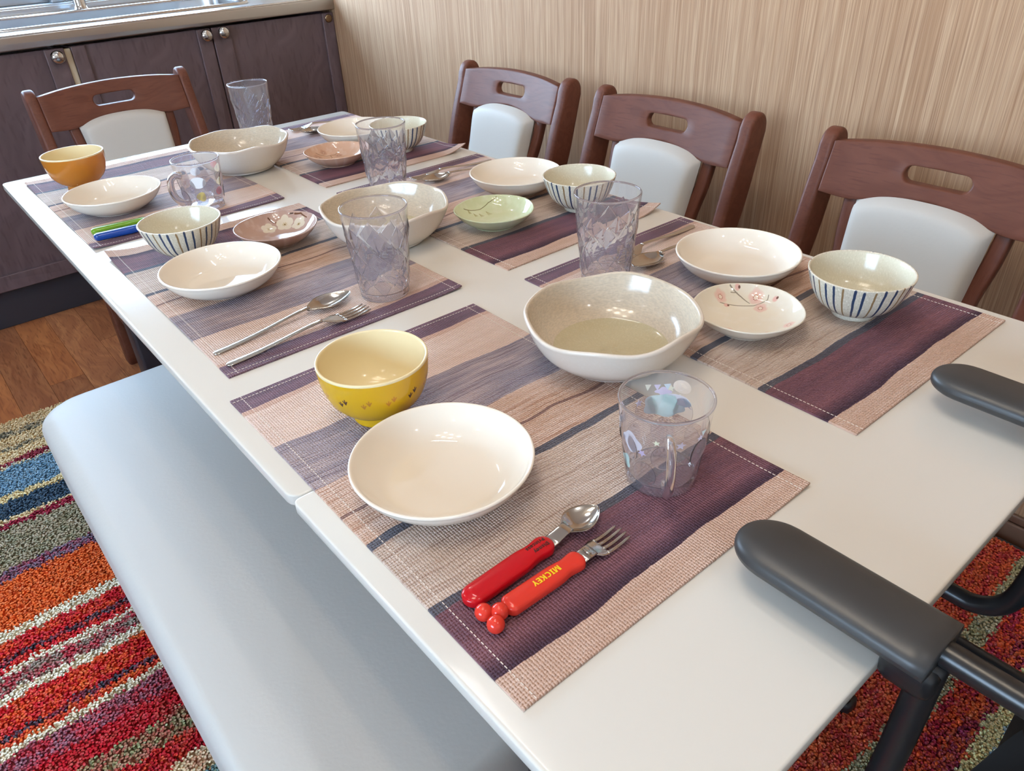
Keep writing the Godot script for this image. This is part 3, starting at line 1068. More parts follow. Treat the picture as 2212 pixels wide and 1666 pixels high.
# ============================================================== table and bench
func build_table() -> void:
	var t := thing("dining_table", "long glossy white dining table with an extension leaf, laid for six", "table", Vector3.ZERO)
	var w := 0.729
	var th := 0.012
	var seam := 1.204
	var far := rounded_rect(w, seam - 0.0012, 0.012, 4)
	var near := rounded_rect(w, 1.5993 - seam - 0.0012, 0.006, 4)
	part("table_top", slab_flat(far, th, 0.0018, 1.0), M.table_top, t, Vector3(w / 2, T - th, seam / 2))
	part("extension_leaf", slab_flat(near, th, 0.0018, 1.0), M.table_top, t, Vector3(w / 2, T - th, (1.5993 + seam) / 2))
	for s in 2:
		part("apron", rbox(Vector3(0.02, 0.07, 1.30), 0.003), M.table_leg, t, Vector3(0.11 if s == 0 else w - 0.11, T - th - 0.07, 0.76))
		part("apron", rbox(Vector3(0.50, 0.07, 0.02), 0.003), M.table_leg, t, Vector3(w / 2, T - th - 0.07, 0.12 if s == 0 else 1.40))
	for x in [0.125, w - 0.125]:
		for z in [0.135, 1.40]:
			part("leg", rbox(Vector3(0.055, T - th, 0.055), 0.006), M.table_leg, t, Vector3(x, 0.0 if z < 0.3 else 0.014, z))
			(t.get_child(t.get_child_count() - 1) as Node3D).scale.y = 1.0 if z < 0.3 else 0.979


func cushion_block(plan: PackedVector2Array, h: float) -> ArrayMesh:
	# an upholstered block: upright sides, a broad soft upper edge on the outer long side, a gently crowned top
	var n := plan.size()
	var rows := []
	for e in [[0.0, 0.0], [0.0, 0.004], [0.0, h - 0.040]]:
		rows.append(e)
	for k in range(1, 9):
		var a := PI / 2 * k / 8.0
		rows.append([0.034 * (1 - cos(a)), h - 0.040 + 0.034 * sin(a)])
	for e in [[0.055, h - 0.0042], [0.085, h - 0.0025], [0.13, h - 0.0008]]:
		rows.append(e)
	var st := SurfaceTool.new()
	st.begin(Mesh.PRIMITIVE_TRIANGLES)
	st.set_smooth_group(0)
	for e in rows:
		for i in n:
			var p := plan[i]
			var d := p.normalized()
			var far_end := clampf((p.y - 0.3) * 8.0, 0, 1)   # the end nearer the viewer is cut straight
			var inset: float = e[0] * lerpf(1.0, 0.35, far_end)
			var room := Vector2(maxf(0.0, absf(p.x) - inset) * signf(p.x), maxf(0.0, absf(p.y) - inset) * signf(p.y))
			st.set_uv(room)
			st.add_vertex(Vector3(room.x, e[1], room.y))
	st.set_uv(Vector2.ZERO)
	st.add_vertex(Vector3(0, h, 0))
	st.add_vertex(Vector3(0, 0, 0))
	for k in rows.size() - 1:
		for i in n:
			var j := (i + 1) % n
			quad(st, k * n + i, (k + 1) * n + i, (k + 1) * n + j, k * n + j)
	var last := (rows.size() - 1) * n
	for i in n:
		var j := (i + 1) % n
		for q in [last + n, last + i, last + j, last + n + 1, j, i]:
			st.add_index(q)
	return finish(st)


func build_bench() -> void:
	var b := thing("bench", "low bench with a white leather seat along the table side", "bench", Vector3.ZERO)
	var x0 := -0.122
	var x1 := 0.26
	var z0 := 0.33
	var z1 := 1.347
	# the cushion: straight sides, softly rounded upper edges and far corners, slightly crowned
	var h := 0.15
	var y1 := T - 0.278
	var plan := PackedVector2Array()
	var hw := (x1 - x0) / 2
	var hl := (z1 - z0) / 2
	for c in 4:
		var rad: float = [0.012, 0.012, 0.06, 0.05][c]
		var mid := Vector2((hw - rad) * [1, -1, -1, 1][c], (hl - rad) * [1, 1, -1, -1][c])
		for k in 9:
			var a := PI / 2 * (c + k / 8.0)
			plan.append(mid + Vector2(cos(a), sin(a)) * rad)
	var cush := cushion_block(plan, h)

	part("cushion", cush, M.leather, b, Vector3((x0 + x1) / 2, y1 - h, (z0 + z1) / 2))
	part("base", rbox(Vector3(x1 - x0 - 0.03, 0.10, z1 - z0 - 0.04), 0.006), M.bench_base, b, Vector3((x0 + x1) / 2, y1 - h - 0.101, (z0 + z1) / 2))
	for x in [x0 + 0.05, x1 - 0.05]:
		for z in [z0 + 0.06, z1 - 0.06]:
			part("leg", rbox(Vector3(0.05, y1 - h - 0.114, 0.05), 0.004), M.bench_base, b, Vector3(x, 0.0135, z))


# ============================================================== chairs
func star_radius(poly: PackedVector2Array, mid: Vector2, a: float) -> float:
	var d := Vector2(cos(a), sin(a))
	var best := 0.0
	for i in poly.size():
		var hit = Geometry2D.segment_intersects_segment(mid, mid + d * 2.0, poly[i], poly[(i + 1) % poly.size()])
		if hit != null:
			best = maxf(best, mid.distance_to(hit))
	return best


func top_rail() -> ArrayMesh:
	# curved back rail with a hand slot: loops of matched points run from the slot's edge over the front, round the outside and over the back
	var mid := Vector2(0, 0.701)
	var outer := smooth_line(PackedVector2Array([Vector2(-0.176, 0.651), Vector2(-0.14, 0.6475), Vector2(-0.11, 0.6485), Vector2(-0.06, 0.6605), Vector2(0, 0.6655), Vector2(0.06, 0.6605), Vector2(0.11, 0.6485), Vector2(0.14, 0.6475), Vector2(0.176, 0.651)]), 6)
	outer.append_array(smooth_line(PackedVector2Array([Vector2(0.176, 0.7305), Vector2(0.12, 0.7375), Vector2(0.06, 0.7415), Vector2(0, 0.743), Vector2(-0.06, 0.7415), Vector2(-0.12, 0.7375), Vector2(-0.176, 0.7305)]), 6))
	var slot := PackedVector2Array()
	for s in 2:
		for k in 13:
			var a := -PI / 2 + PI * s + PI * k / 12.0
			slot.append(mid + Vector2(0.039 * (1 if s == 0 else -1), 0) + Vector2(cos(a), sin(a)) * 0.0125)
	var angles := []
	for k in 120:
		angles.append(TAU * k / 120.0)
	for p in [outer[0], outer[48], outer[49], outer[outer.size() - 1]]:
		angles.append(fposmod((p - mid).angle(), TAU))
	angles.sort()
	var n := angles.size()
	var t := 0.019
	var b := 0.004
	var loops := []   # [share from slot to outside, inset, depth]
	for k in 4:
		var a := PI / 2 * k / 3.0
		loops.append([0.0, b * (1 - sin(a)), t / 2 - b * (1 - cos(a)), "in"])
	loops.reverse()
	var front := []
	for k in range(1, 6):
		loops.append([k / 6.0, 0.0, t / 2, "mid"])
	for k in 4:
		var a := PI / 2 * k / 3.0
		loops.append([1.0, b * (1 - sin(a)), t / 2 - b * (1 - cos(a)), "out"])
	var half := loops.size()
	for k in half:
		var e: Array = loops[half - 1 - k]
		loops.append([e[0], e[1], -e[2], e[3]])
	# re-order so that the depth is monotonous round the outside and back to the slot
	var st := SurfaceTool.new()
	st.begin(Mesh.PRIMITIVE_TRIANGLES)
	st.set_smooth_group(0)
	for e in loops:
		for i in n + 1:
			var a: float = angles[i % n]
			var d := Vector2(cos(a), sin(a))
			var ri := star_radius(slot, mid, a)
			var ro := star_radius(outer, mid, a)
			var r := 0.0
			if e[3] == "in":
				r = ri + b - e[1] if false else ri + (b - (b - e[1]))
			elif e[3] == "out":
				r = ro - e[1]
			else:
				r = lerpf(ri + b, ro - b, e[0])
			var p := mid + d * r
			var bow := 0.014 * (1.0 - pow(p.x / 0.18, 2))
			st.set_uv(Vector2(p.y, p.x * 0.35 + 0.1))
			st.add_vertex(Vector3(p.x, p.y, e[2] - bow - 0.35 * (p.y - 0.701)))
	for k in loops.size():
		var k2 := (k + 1) % loops.size()
		for i in n:
			quad(st, k * (n + 1) + i, k2 * (n + 1) + i, k2 * (n + 1) + i + 1, k * (n + 1) + i + 1)
	return finish(st)


func make_chair() -> Node3D:
	var c := thing("dining_chair", "", "chair")
	var side := smooth_line(PackedVector2Array([Vector2(-0.205, 0), Vector2(-0.197, 0.25), Vector2(-0.198, 0.42), Vector2(-0.216, 0.52), Vector2(-0.243, 0.62), Vector2(-0.272, 0.70)]), 5)
	side.append_array(smooth_line(PackedVector2Array([Vector2(-0.277, 0.722), Vector2(-0.287, 0.739), Vector2(-0.304, 0.747), Vector2(-0.321, 0.743), Vector2(-0.331, 0.729), Vector2(-0.332, 0.710)]), 4))
	side.append_array(smooth_line(PackedVector2Array([Vector2(-0.321, 0.67), Vector2(-0.296, 0.58), Vector2(-0.266, 0.5), Vector2(-0.248, 0.42), Vector2(-0.236, 0.25), Vector2(-0.245, 0)]), 5))
	var post := turned(slab(side, 0.027, 0.0075, 1.0, 4), Transform3D(Basis(Vector3(0, 0, 1), Vector3(0, 1, 0), Vector3(-1, 0, 0)), Vector3.ZERO))
	for s in [-1, 1]:
		part("post", post, M.chair_wood, c, Vector3(0.1885 * s, 0, 0))
	part("top_rail", top_rail(), M.chair_wood, c, Vector3(0, 0, -0.281))
	# stiles either side of the cushion
	for s in [-1, 1]:
		var path := smooth_path(PackedVector3Array([Vector3(0.121 * s, 0.653, -0.279), Vector3(0.117 * s, 0.60, -0.264), Vector3(0.108 * s, 0.54, -0.245), Vector3(0.105 * s, 0.47, -0.226), Vector3(0.108 * s, 0.405, -0.212)]), 5)
		var half := PackedVector2Array()
		for k in path.size():
			half.append(Vector2(0.0125, 0.010))
		part("stile", sweep(path, half, Vector3(0, 0.35, 1), 16, 4.0), M.chair_wood, c)
	# white back cushion: a padded panel, thick in the middle and rounded at its edges
	var puff := func(u: float, v: float, k: float) -> Vector3:
		var e := 2.0 * u - 1.0
		var f := 2.0 * v - 1.0
		var top := 0.6675 - 0.019 * pow(absf(e), 2.6)
		var y := lerpf(0.43, top, v)
		var half := lerpf(0.092, 0.1085, pow(v, 0.8))
		var fat := 0.012 + 0.016 * pow(maxf(0.0, (1.0 - pow(absf(e), 9)) * (1.0 - pow(absf(f), 14))), 0.42)
		var edge := pow(maxf(0.0, (1.0 - pow(absf(e), 40)) * (1.0 - pow(absf(f), 40))), 0.5)
		return Vector3(e * half, y, k * fat * edge - 0.084 - 0.28 * y)
	var face := grid(40, 40, func(u, v): return puff.call(u, v, 1.0))
	var rear := grid(40, 40, func(u, v): return puff.call(1.0 - u, v, -0.6))
	part("back_cushion", joined([[face, Transform3D()], [rear, Transform3D()]]), M.leather, c)
	part("lower_rail", rbox(Vector3(0.352, 0.05, 0.018), 0.004), M.chair_wood, c, Vector3(0, 0.37, -0.219))
	part("seat_frame", rbox(Vector3(0.40, 0.045, 0.36), 0.005), M.chair_wood, c, Vector3(0, 0.355, -0.02))
	part("seat_cushion", slab_flat(rounded_rect(0.41, 0.385, 0.04, 5), 0.045, 0.018, 1.0, 5), M.leather, c, Vector3(0, 0.40, 0.0))
	for s in [-1, 1]:
		part("leg", rbox(Vector3(0.036, 0.356, 0.036), 0.006), M.chair_wood, c, Vector3(0.175 * s, 0, 0.145))
		part("stretcher", rbox(Vector3(0.016, 0.03, 0.33), 0.004), M.chair_wood, c, Vector3(0.182 * s, 0.15, -0.04))
	return c


func build_chairs() -> void:
	var g := "dark wooden dining chairs round the table"
	var rise := 0.0135
	var c := make_chair()
	c.position = Vector3(0.80, rise, 1.2265)
	c.rotation.y = -PI / 2
	tag(c, "dark wooden dining chair with white back cushion, beside the wall and nearest the armchair", "chair", g)
	copy_of(c, "dark wooden dining chair with white back cushion, middle of the three along the panelled wall", Vector3(0.80, rise, 0.6885), -PI / 2, g)
	copy_of(c, "dark wooden dining chair with white back cushion, beside the wall and closest to the cabinets", Vector3(0.80, rise, 0.198), -PI / 2, g)
	copy_of(c, "dark wooden dining chair with white back cushion at the table head before the dark cabinets", Vector3(0.3705, rise, -0.275), 0.0, g)


# ============================================================== armchair at the near end
func build_armchair() -> void:
	var c := thing("armchair", "black tube armchair with padded armrests at the near end of the table", "chair", Vector3.ZERO)
	var pad_path := smooth_path(PackedVector3Array([Vector3(0, 0, 0.0), Vector3(0, 0.0, 0.004), Vector3(0, 0, 0.014), Vector3(0, 0, 0.03), Vector3(0, 0, 0.08), Vector3(0, 0, 0.14)]), 4)
	var half := PackedVector2Array()
	for p in pad_path:
		var k := clampf(p.z / 0.03, 0.0, 1.0)
		half.append(Vector2(lerpf(0.002, 0.0265, sqrt(1.0 - (1.0 - k) * (1.0 - k))), lerpf(0.002, 0.0105, sqrt(1.0 - (1.0 - k) * (1.0 - k)))))
	var pad := sweep(pad_path, half, Vector3.UP, 28, 2.5)
	for e in [[0.2145, 1.487], [0.5145, 1.483]]:
		var x: float = e[0]
		var z: float = e[1]
		part("armrest", pad, M.black_pad, c, Vector3(x, T + 0.027, z))
		# tube out of the end of the pad
		part("arm_tube", tube(smooth_path(PackedVector3Array([Vector3(x + 0.004, T + 0.024, z + 0.11), Vector3(x + 0.004, T + 0.024, z + 0.2), Vector3(x + 0.004, T + 0.03, z + 0.34), Vector3(x + 0.004, T + 0.10, z + 0.44), Vector3(x + 0.004, T + 0.26, z + 0.50)]), 5), 0.0088), M.black_tube, c)
		part("bracket", rbox(Vector3(0.026, 0.026, 0.034), 0.007), M.black_tube, c, Vector3(x - 0.002, T - 0.008, z + 0.128))
		# the arm's loop: down from the pad, then forward under the table to the front leg
		part("arm_loop", tube(smooth_path(PackedVector3Array([Vector3(x + 0.001, T + 0.018, z + 0.137), Vector3(x + 0.001, T - 0.08, z + 0.135), Vector3(x + 0.001, T - 0.155, z + 0.131), Vector3(x + 0.001, T - 0.187, z + 0.121), Vector3(x + 0.001, T - 0.203, z + 0.100), Vector3(x + 0.001, T - 0.205, z + 0.070), Vector3(x + 0.001, T - 0.205, z - 0.02)]), 6), 0.0098, Vector3.RIGHT), M.black_tube, c)
		var foot := Vector3(x + (0.165 if x > 0.4 else -0.02), 0.03, z - 0.034)
		part("leg", tube(PackedVector3Array([Vector3(x + 0.001, T - 0.2, z - 0.015), Vector3(x + 0.001, T - 0.3, z - 0.02), foot]), 0.011, Vector3.RIGHT), M.black_tube, c)
		part("foot", rbox(Vector3(0.034, 0.03, 0.034), 0.01), M.black_tube, c, Vector3(foot.x, 0.0135, foot.z))
		part("leg", tube(PackedVector3Array([Vector3(x + 0.004, T - 0.205, z + 0.42), Vector3(x + 0.004, 0.014, z + 0.46)]), 0.011, Vector3.RIGHT), M.black_tube, c)
		part("seat_rail", tube(PackedVector3Array([Vector3(x + 0.004, T - 0.27, z + 0.06), Vector3(x + 0.004, T - 0.27, z + 0.52)]), 0.010), M.black_tube, c)
	# slung cloth seat
	var seat := grid(18, 18, func(u, v):
		var x: float = lerpf(0.36, 0.78, u)
		var z: float = lerpf(1.655, 2.05, v)
		var sag: float = sin(PI * u) * 0.05 + 0.012 * sin(9.0 * u + 3.0 * v)
		return Vector3(x, T - 0.30 - sag + 0.02 * sin(PI * v), z - 0.03 * absf(u - 0.28)))
	part("cloth_seat", seat, M.black_cloth, c)
	var flap := grid(10, 10, func(u, v): return Vector3(lerpf(0.36, 0.475, u) + 0.02 * v, T - 0.29 - 0.10 * v - 0.012 * sin(5.0 * u), 1.635 + 0.03 * u + 0.03 * v))
	part("cloth_flap", flap, M.black_cloth, c)
	part("cloth_back", grid(12, 12, func(u, v): return Vector3(lerpf(0.23, 0.50, u), T - 0.25 + 0.62 * v, 2.02 + 0.06 * v + 0.04 * sin(PI * u))), M.black_cloth, c)


# ============================================================== place mats
func make_mat(where: Vector3, turn: float, label: String, curls: Dictionary, wavy := 0.0) -> Node3D:
	var w := 0.3042
	var l := 0.45
	var m := thing("place_mat", label, "place mat", where, turn, "striped place mats")
	var lift := func(u: float, v: float) -> float:
		var y := 0.0
		for c in curls:
			var e: Vector2 = c
			var d := absf(u - e.x) * w / 0.055 + absf(v - e.y) * l / 0.085
			y += float(curls[c]) * pow(clampf(1.0 - d, 0, 1), 2)
		return y + wavy * (0.5 + 0.5 * sin(11.0 * v + 4.0 * u)) * pow(absf(2.0 * u - 1.0), 6)
	var nu := 36
	var nv := 54
	var st := SurfaceTool.new()
	st.begin(Mesh.PRIMITIVE_TRIANGLES)
	st.set_smooth_group(0)
	for side in 2:
		for j in nv + 1:
			for i in nu + 1:
				var u := float(i) / nu
				var v := float(j) / nv
				var y: float = lift.call(u, v) + (MAT_T if side == 0 else 0.0)
				st.set_uv(Vector2(u, v))
				st.add_vertex(Vector3((u - 0.5) * w, y, (v - 0.5) * l))
	var one := (nu + 1) * (nv + 1)
	for j in nv:
		for i in nu:
			var a := j * (nu + 1) + i
			quad(st, a, a + nu + 1, a + nu + 2, a + 1)
			quad(st, one + a, one + a + 1, one + a + nu + 2, one + a + nu + 1)
	part("cloth", finish(st), M.mat, m)
	# edges: a turned hem, a little thicker than the cloth
	var hems := []
	var stitches := []
	for s in 4:
		var path := PackedVector3Array()
		for k in 55:
			var t := k / 54.0
			var u := [t, 1.0, 1.0 - t, 0.0][s] as float
			var v := [0.0, t, 1.0, 1.0 - t][s] as float
			path.append(Vector3((u - 0.5) * w, lift.call(u, v) + MAT_T * 0.5, (v - 0.5) * l))
		hems.append(path)
		var n := 76 if s % 2 == 0 else 112
		for k in (n if s != 2 else 0):
			var t := (k + 0.5) / n
			var inset := 0.011
			var u := [t, 1.0 - inset / w, 1.0 - t, inset / w][s] as float
			var v := [inset / l * 0.55, t, 1.0 - inset / l * 0.55, 1.0 - t][s] as float
			var bx := BoxMesh.new()
			bx.size = Vector3(0.0026, 0.0005, 0.0006) if s % 2 == 0 else Vector3(0.0006, 0.0005, 0.0026)
			stitches.append([bx, Transform3D(Basis(), Vector3((u - 0.5) * w, lift.call(u, v) + MAT_T + 0.0001, (v - 0.5) * l))])
	var st2 := SurfaceTool.new()
	st2.begin(Mesh.PRIMITIVE_TRIANGLES)
	var base := 0
	for s in 4:
		var path: PackedVector3Array = hems[s]
		for k in path.size():
			var p := path[k]
			var t := k / 54.0
			var uv := Vector2([t, 0.998, 1.0 - t, 0.002][s], [0.002, t, 0.998, 1.0 - t][s])
			for e in 2:
				st2.set_uv(uv)
				st2.add_vertex(p + Vector3(0, (e - 0.5) * MAT_T, 0))
		for k in path.size() - 1:
			var a := base + k * 2
			quad(st2, a, a + 1, a + 3, a + 2)
		base += path.size() * 2
	part("hem", finish(st2), M.mat, m)
	var so := part("stitching", joined(stitches), M.stitch, m)
	so.set_meta("kind", "stuff")
	return m


func build_mats() -> void:
	var y := T + 0.0002
	make_mat(Vector3(0.1709, y, 1.2537), -0.009, "striped place mat under the yellow bowl and the red cutlery", {Vector2(1, 1): 0.002})
	make_mat(Vector3(0.1913, y, 0.759), PI - 0.005, "striped place mat with the silver spoon and fork, middle of the bench side", {Vector2(1, 1): 0.007, Vector2(0, 0): 0.002}, 0.0015)
	make_mat(Vector3(0.1853, y, 0.2689), PI + 0.006, "striped place mat under the orange bowl at the far bench corner", {Vector2(1, 0): 0.003}, 0.002)
	make_mat(Vector3(0.5643, y, 1.2477), -0.011, "striped place mat under the plum blossom dish, nearest on the wall side", {})
	make_mat(Vector3(0.5677, y, 0.7592), 0.007, "striped place mat under the green dish, middle of the wall side", {Vector2(1, 1): 0.011})
	make_mat(Vector3(0.5699, y, 0.2696), -0.005, "striped place mat under the plain pink dish, farthest on the wall side", {Vector2(1, 1): 0.013})


# ============================================================== crockery
func build_crockery() -> void:
	var y := T + 0.0002 + MAT_T
	# oval-sided plates
	var pp := smooth_line(PackedVector2Array([Vector2(0, 0.0015), Vector2(0.036, 0.0015)]), 2)
	pp.append_array(smooth_line(PackedVector2Array([Vector2(0.038, 0.0002), Vector2(0.042, 0.0), Vector2(0.0435, 0.0016), Vector2(0.052, 0.0050), Vector2(0.064, 0.0130), Vector2(0.0715, 0.0220), Vector2(0.0745, 0.0275), Vector2(0.0757, 0.0296), Vector2(0.0752, 0.0309), Vector2(0.0738, 0.0310), Vector2(0.0722, 0.0295), Vector2(0.0680, 0.0228), Vector2(0.061, 0.0148), Vector2(0.053, 0.0090), Vector2(0.046, 0.0066), Vector2(0.036, 0.0060), Vector2(0.018, 0.0058), Vector2(0, 0.0058)]), 4))
	var gp := "cream shallow plates, one at each place"
	var p := thing("plate", "cream shallow plate in front of the yellow bowl, beside the red cutlery", "plate", Vector3(0.1044, y, 1.2766), 0, gp)
	part("body", lathe(pp, 96), M.plate, p)
	copy_of(p, "cream shallow plate by the plum blossom dish on the wall side", Vector3(0.6118, y, 1.198), 0, gp)
	copy_of(p, "cream shallow plate behind the green dish, middle of the wall side", Vector3(0.6351, y, 0.7461), 0, gp)
	copy_of(p, "cream shallow plate between the striped bowl and the silver spoon on the bench side", Vector3(0.1267, y, 0.7616), 0, gp)
	copy_of(p, "cream shallow plate in front of the orange bowl", Vector3(0.1174, y, 0.327), 0, gp)
	copy_of(p, "cream shallow plate farthest from the viewer, behind the plain pink dish", Vector3(0.6062, y, 0.2762), 0, gp)

	# striped rice bowls
	var rp := smooth_line(PackedVector2Array([Vector2(0, 0.004), Vector2(0.018, 0.004), Vector2(0.0195, 0.0)]), 3)
	rp.append_array(smooth_line(PackedVector2Array([Vector2(0.0225, 0.0002), Vector2(0.0232, 0.003), Vector2(0.0238, 0.0058), Vector2(0.031, 0.0092), Vector2(0.041, 0.0175), Vector2(0.0485, 0.0300), Vector2(0.0530, 0.0430), Vector2(0.0553, 0.0508), Vector2(0.0552, 0.0523), Vector2(0.0538, 0.0524), Vector2(0.0525, 0.0505), Vector2(0.0500, 0.0425), Vector2(0.0455, 0.0305), Vector2(0.038, 0.0190), Vector2(0.027, 0.0115), Vector2(0.014, 0.0085), Vector2(0, 0.0080)]), 4))
	var gr := "rice bowls with blue and brown stripes"
	var r := thing("rice_bowl", "rice bowl with blue and brown stripes by the plum blossom dish on the wall side", "bowl", Vector3(0.6159, y, 1.352), 0, gr)
	part("body", lathe(rp, 96), M.stripe_bowl, r)
	copy_of(r, "rice bowl with blue and brown stripes, behind the tumbler on the wall side", Vector3(0.6427, y, 0.8876), 1.3, gr)
	copy_of(r, "rice bowl with blue and brown stripes on the bench side, beside the blue handle", Vector3(0.1305, y, 0.6193), 2.1, gr)
	copy_of(r, "rice bowl with blue and brown stripes, farthest from the viewer, behind a clear tumbler", Vector3(0.6321, y, 0.402), 4.0, gr)

	# big uneven serving bowls
	var bp := smooth_line(PackedVector2Array([Vector2(0, 0.003), Vector2(0.046, 0.003), Vector2(0.048, 0.0)]), 3)
	bp.append_array(smooth_line(PackedVector2Array([Vector2(0.053, 0.0002), Vector2(0.0545, 0.003), Vector2(0.064, 0.0085), Vector2(0.076, 0.0200), Vector2(0.0845, 0.0345), Vector2(0.0895, 0.0475), Vector2(0.0905, 0.0510), Vector2(0.0895, 0.0530), Vector2(0.0872, 0.0530), Vector2(0.0855, 0.0508), Vector2(0.0815, 0.0385), Vector2(0.0735, 0.0240), Vector2(0.062, 0.0140), Vector2(0.0545, 0.0102), Vector2(0.046, 0.0080), Vector2(0.033, 0.0070), Vector2(0, 0.0065)]), 4))
	var wob := func(q: Vector3, a: float, e: Vector2) -> Vector3:
		var k := pow(clampf(e.y / 0.053, 0, 1), 1.5)
		var lobes := cos(6.0 * a + 0.4) * 0.55 + cos(5.0 * a + 1.9) * 0.45 + cos(2.0 * a + 0.7) * 0.4
		var s := 1.0 + 0.019 * k * lobes
		return Vector3(q.x * s, q.y + 0.0016 * k * (cos(6.0 * a + 0.4 + PI) + cos(3.0 * a + 1.0)), q.z * s)
	var gb := "large uneven beige serving bowls down the middle of the table"
	var b := thing("serving_bowl", "large uneven beige serving bowl nearest the viewer, behind the clear mug", "bowl", Vector3(0.3540, y, 1.2280), 0, gb)
	part("body", lathe(bp, 144, wob), M.big_bowl, b)
	copy_of(b, "large uneven beige serving bowl at the middle of the table, behind the tall tumbler", Vector3(0.3665, y, 0.7760), 2.2, gb)
	copy_of(b, "large uneven beige serving bowl farthest down the table, in front of the end chair", Vector3(0.3663, y, 0.2700), 4.1, gb)

	# small flowered dishes
	var dp := smooth_line(PackedVector2Array([Vector2(0, 0.002), Vector2(0.026, 0.002), Vector2(0.028, 0.0)]), 2)
	dp.append_array(smooth_line(PackedVector2Array([Vector2(0.032, 0.0002), Vector2(0.033, 0.0022), Vector2(0.042, 0.0068), Vector2(0.052, 0.0145), Vector2(0.0585, 0.0222), Vector2(0.0596, 0.0238), Vector2(0.0590, 0.0249)]), 3))
	var shell := dp.size()
	dp.append_array(smooth_line(PackedVector2Array([Vector2(0.0578, 0.0246), Vector2(0.055, 0.0206), Vector2(0.048, 0.0135), Vector2(0.039, 0.0084), Vector2(0.028, 0.0058), Vector2(0.014, 0.0048), Vector2(0, 0.0045)]), 4))
	var soft := func(q: Vector3, a: float, e: Vector2) -> Vector3:
		var k := clampf(e.y / 0.025, 0, 1)
		var s := 1.0 + 0.012 * k * (cos(5.0 * a) + 0.6 * cos(3.0 * a + 1.0))
		return Vector3(q.x * s, q.y, q.z * s)
	var dish := lathe(dp, 96, soft, 0.0596, shell)
	for d in [["plum", "small white dish with pink plum blossoms on a thin branch", Vector3(0.5049, y, 1.2885)], ["bell", "small pale green dish with drawn bell flowers", Vector3(0.5097, y, 0.845)], ["white_blossom", "small mauve dish with large white blossoms", Vector3(0.2464, y, 0.6676)], ["faint", "small pinkish brown dish with faint brown blossoms", Vector3(0.5034, y, 0.3814)]]:
		var o := thing("flower_dish", d[1], "dish", d[2], 0, "small flowered dishes")
		part("body", dish, M["dish_" + d[0]], o)

	# child's soup bowls with a coloured outside and cream lining
	var op := smooth_line(PackedVector2Array([Vector2(0, 0.003), Vector2(0.021, 0.003), Vector2(0.0225, 0.0)]), 2)
	op.append_array(smooth_line(PackedVector2Array([Vector2(0.0255, 0.0002), Vector2(0.0248, 0.0050), Vector2(0.0250, 0.0095), Vector2(0.034, 0.0140), Vector2(0.0435, 0.0250), Vector2(0.0490, 0.0400), Vector2(0.0510, 0.0540), Vector2(0.0514, 0.0605)]), 4))
	var ip := smooth_line(PackedVector2Array([Vector2(0.0514, 0.0605), Vector2(0.0512, 0.0622), Vector2(0.0500, 0.0626), Vector2(0.0488, 0.0612), Vector2(0.0482, 0.0530), Vector2(0.0460, 0.0400), Vector2(0.0405, 0.0265), Vector2(0.033, 0.0180), Vector2(0.024, 0.0150), Vector2(0, 0.0143)]), 4)
	for d in [["yellow", "yellow child's soup bowl with small bird footprints, cream inside", Vector3(0.1209, y, 1.1489), 3.35], ["orange", "orange child's soup bowl with cream lining at the far bench corner", Vector3(0.1065, y, 0.1599), 0.6]]:
		var o := thing("soup_bowl", d[1], "bowl", d[2], d[3])
		part("outer_shell", lathe(op, 96), M["bowl_" + d[0]], o)
		part("lining", lathe(ip, 96), M.bowl_lining, o)


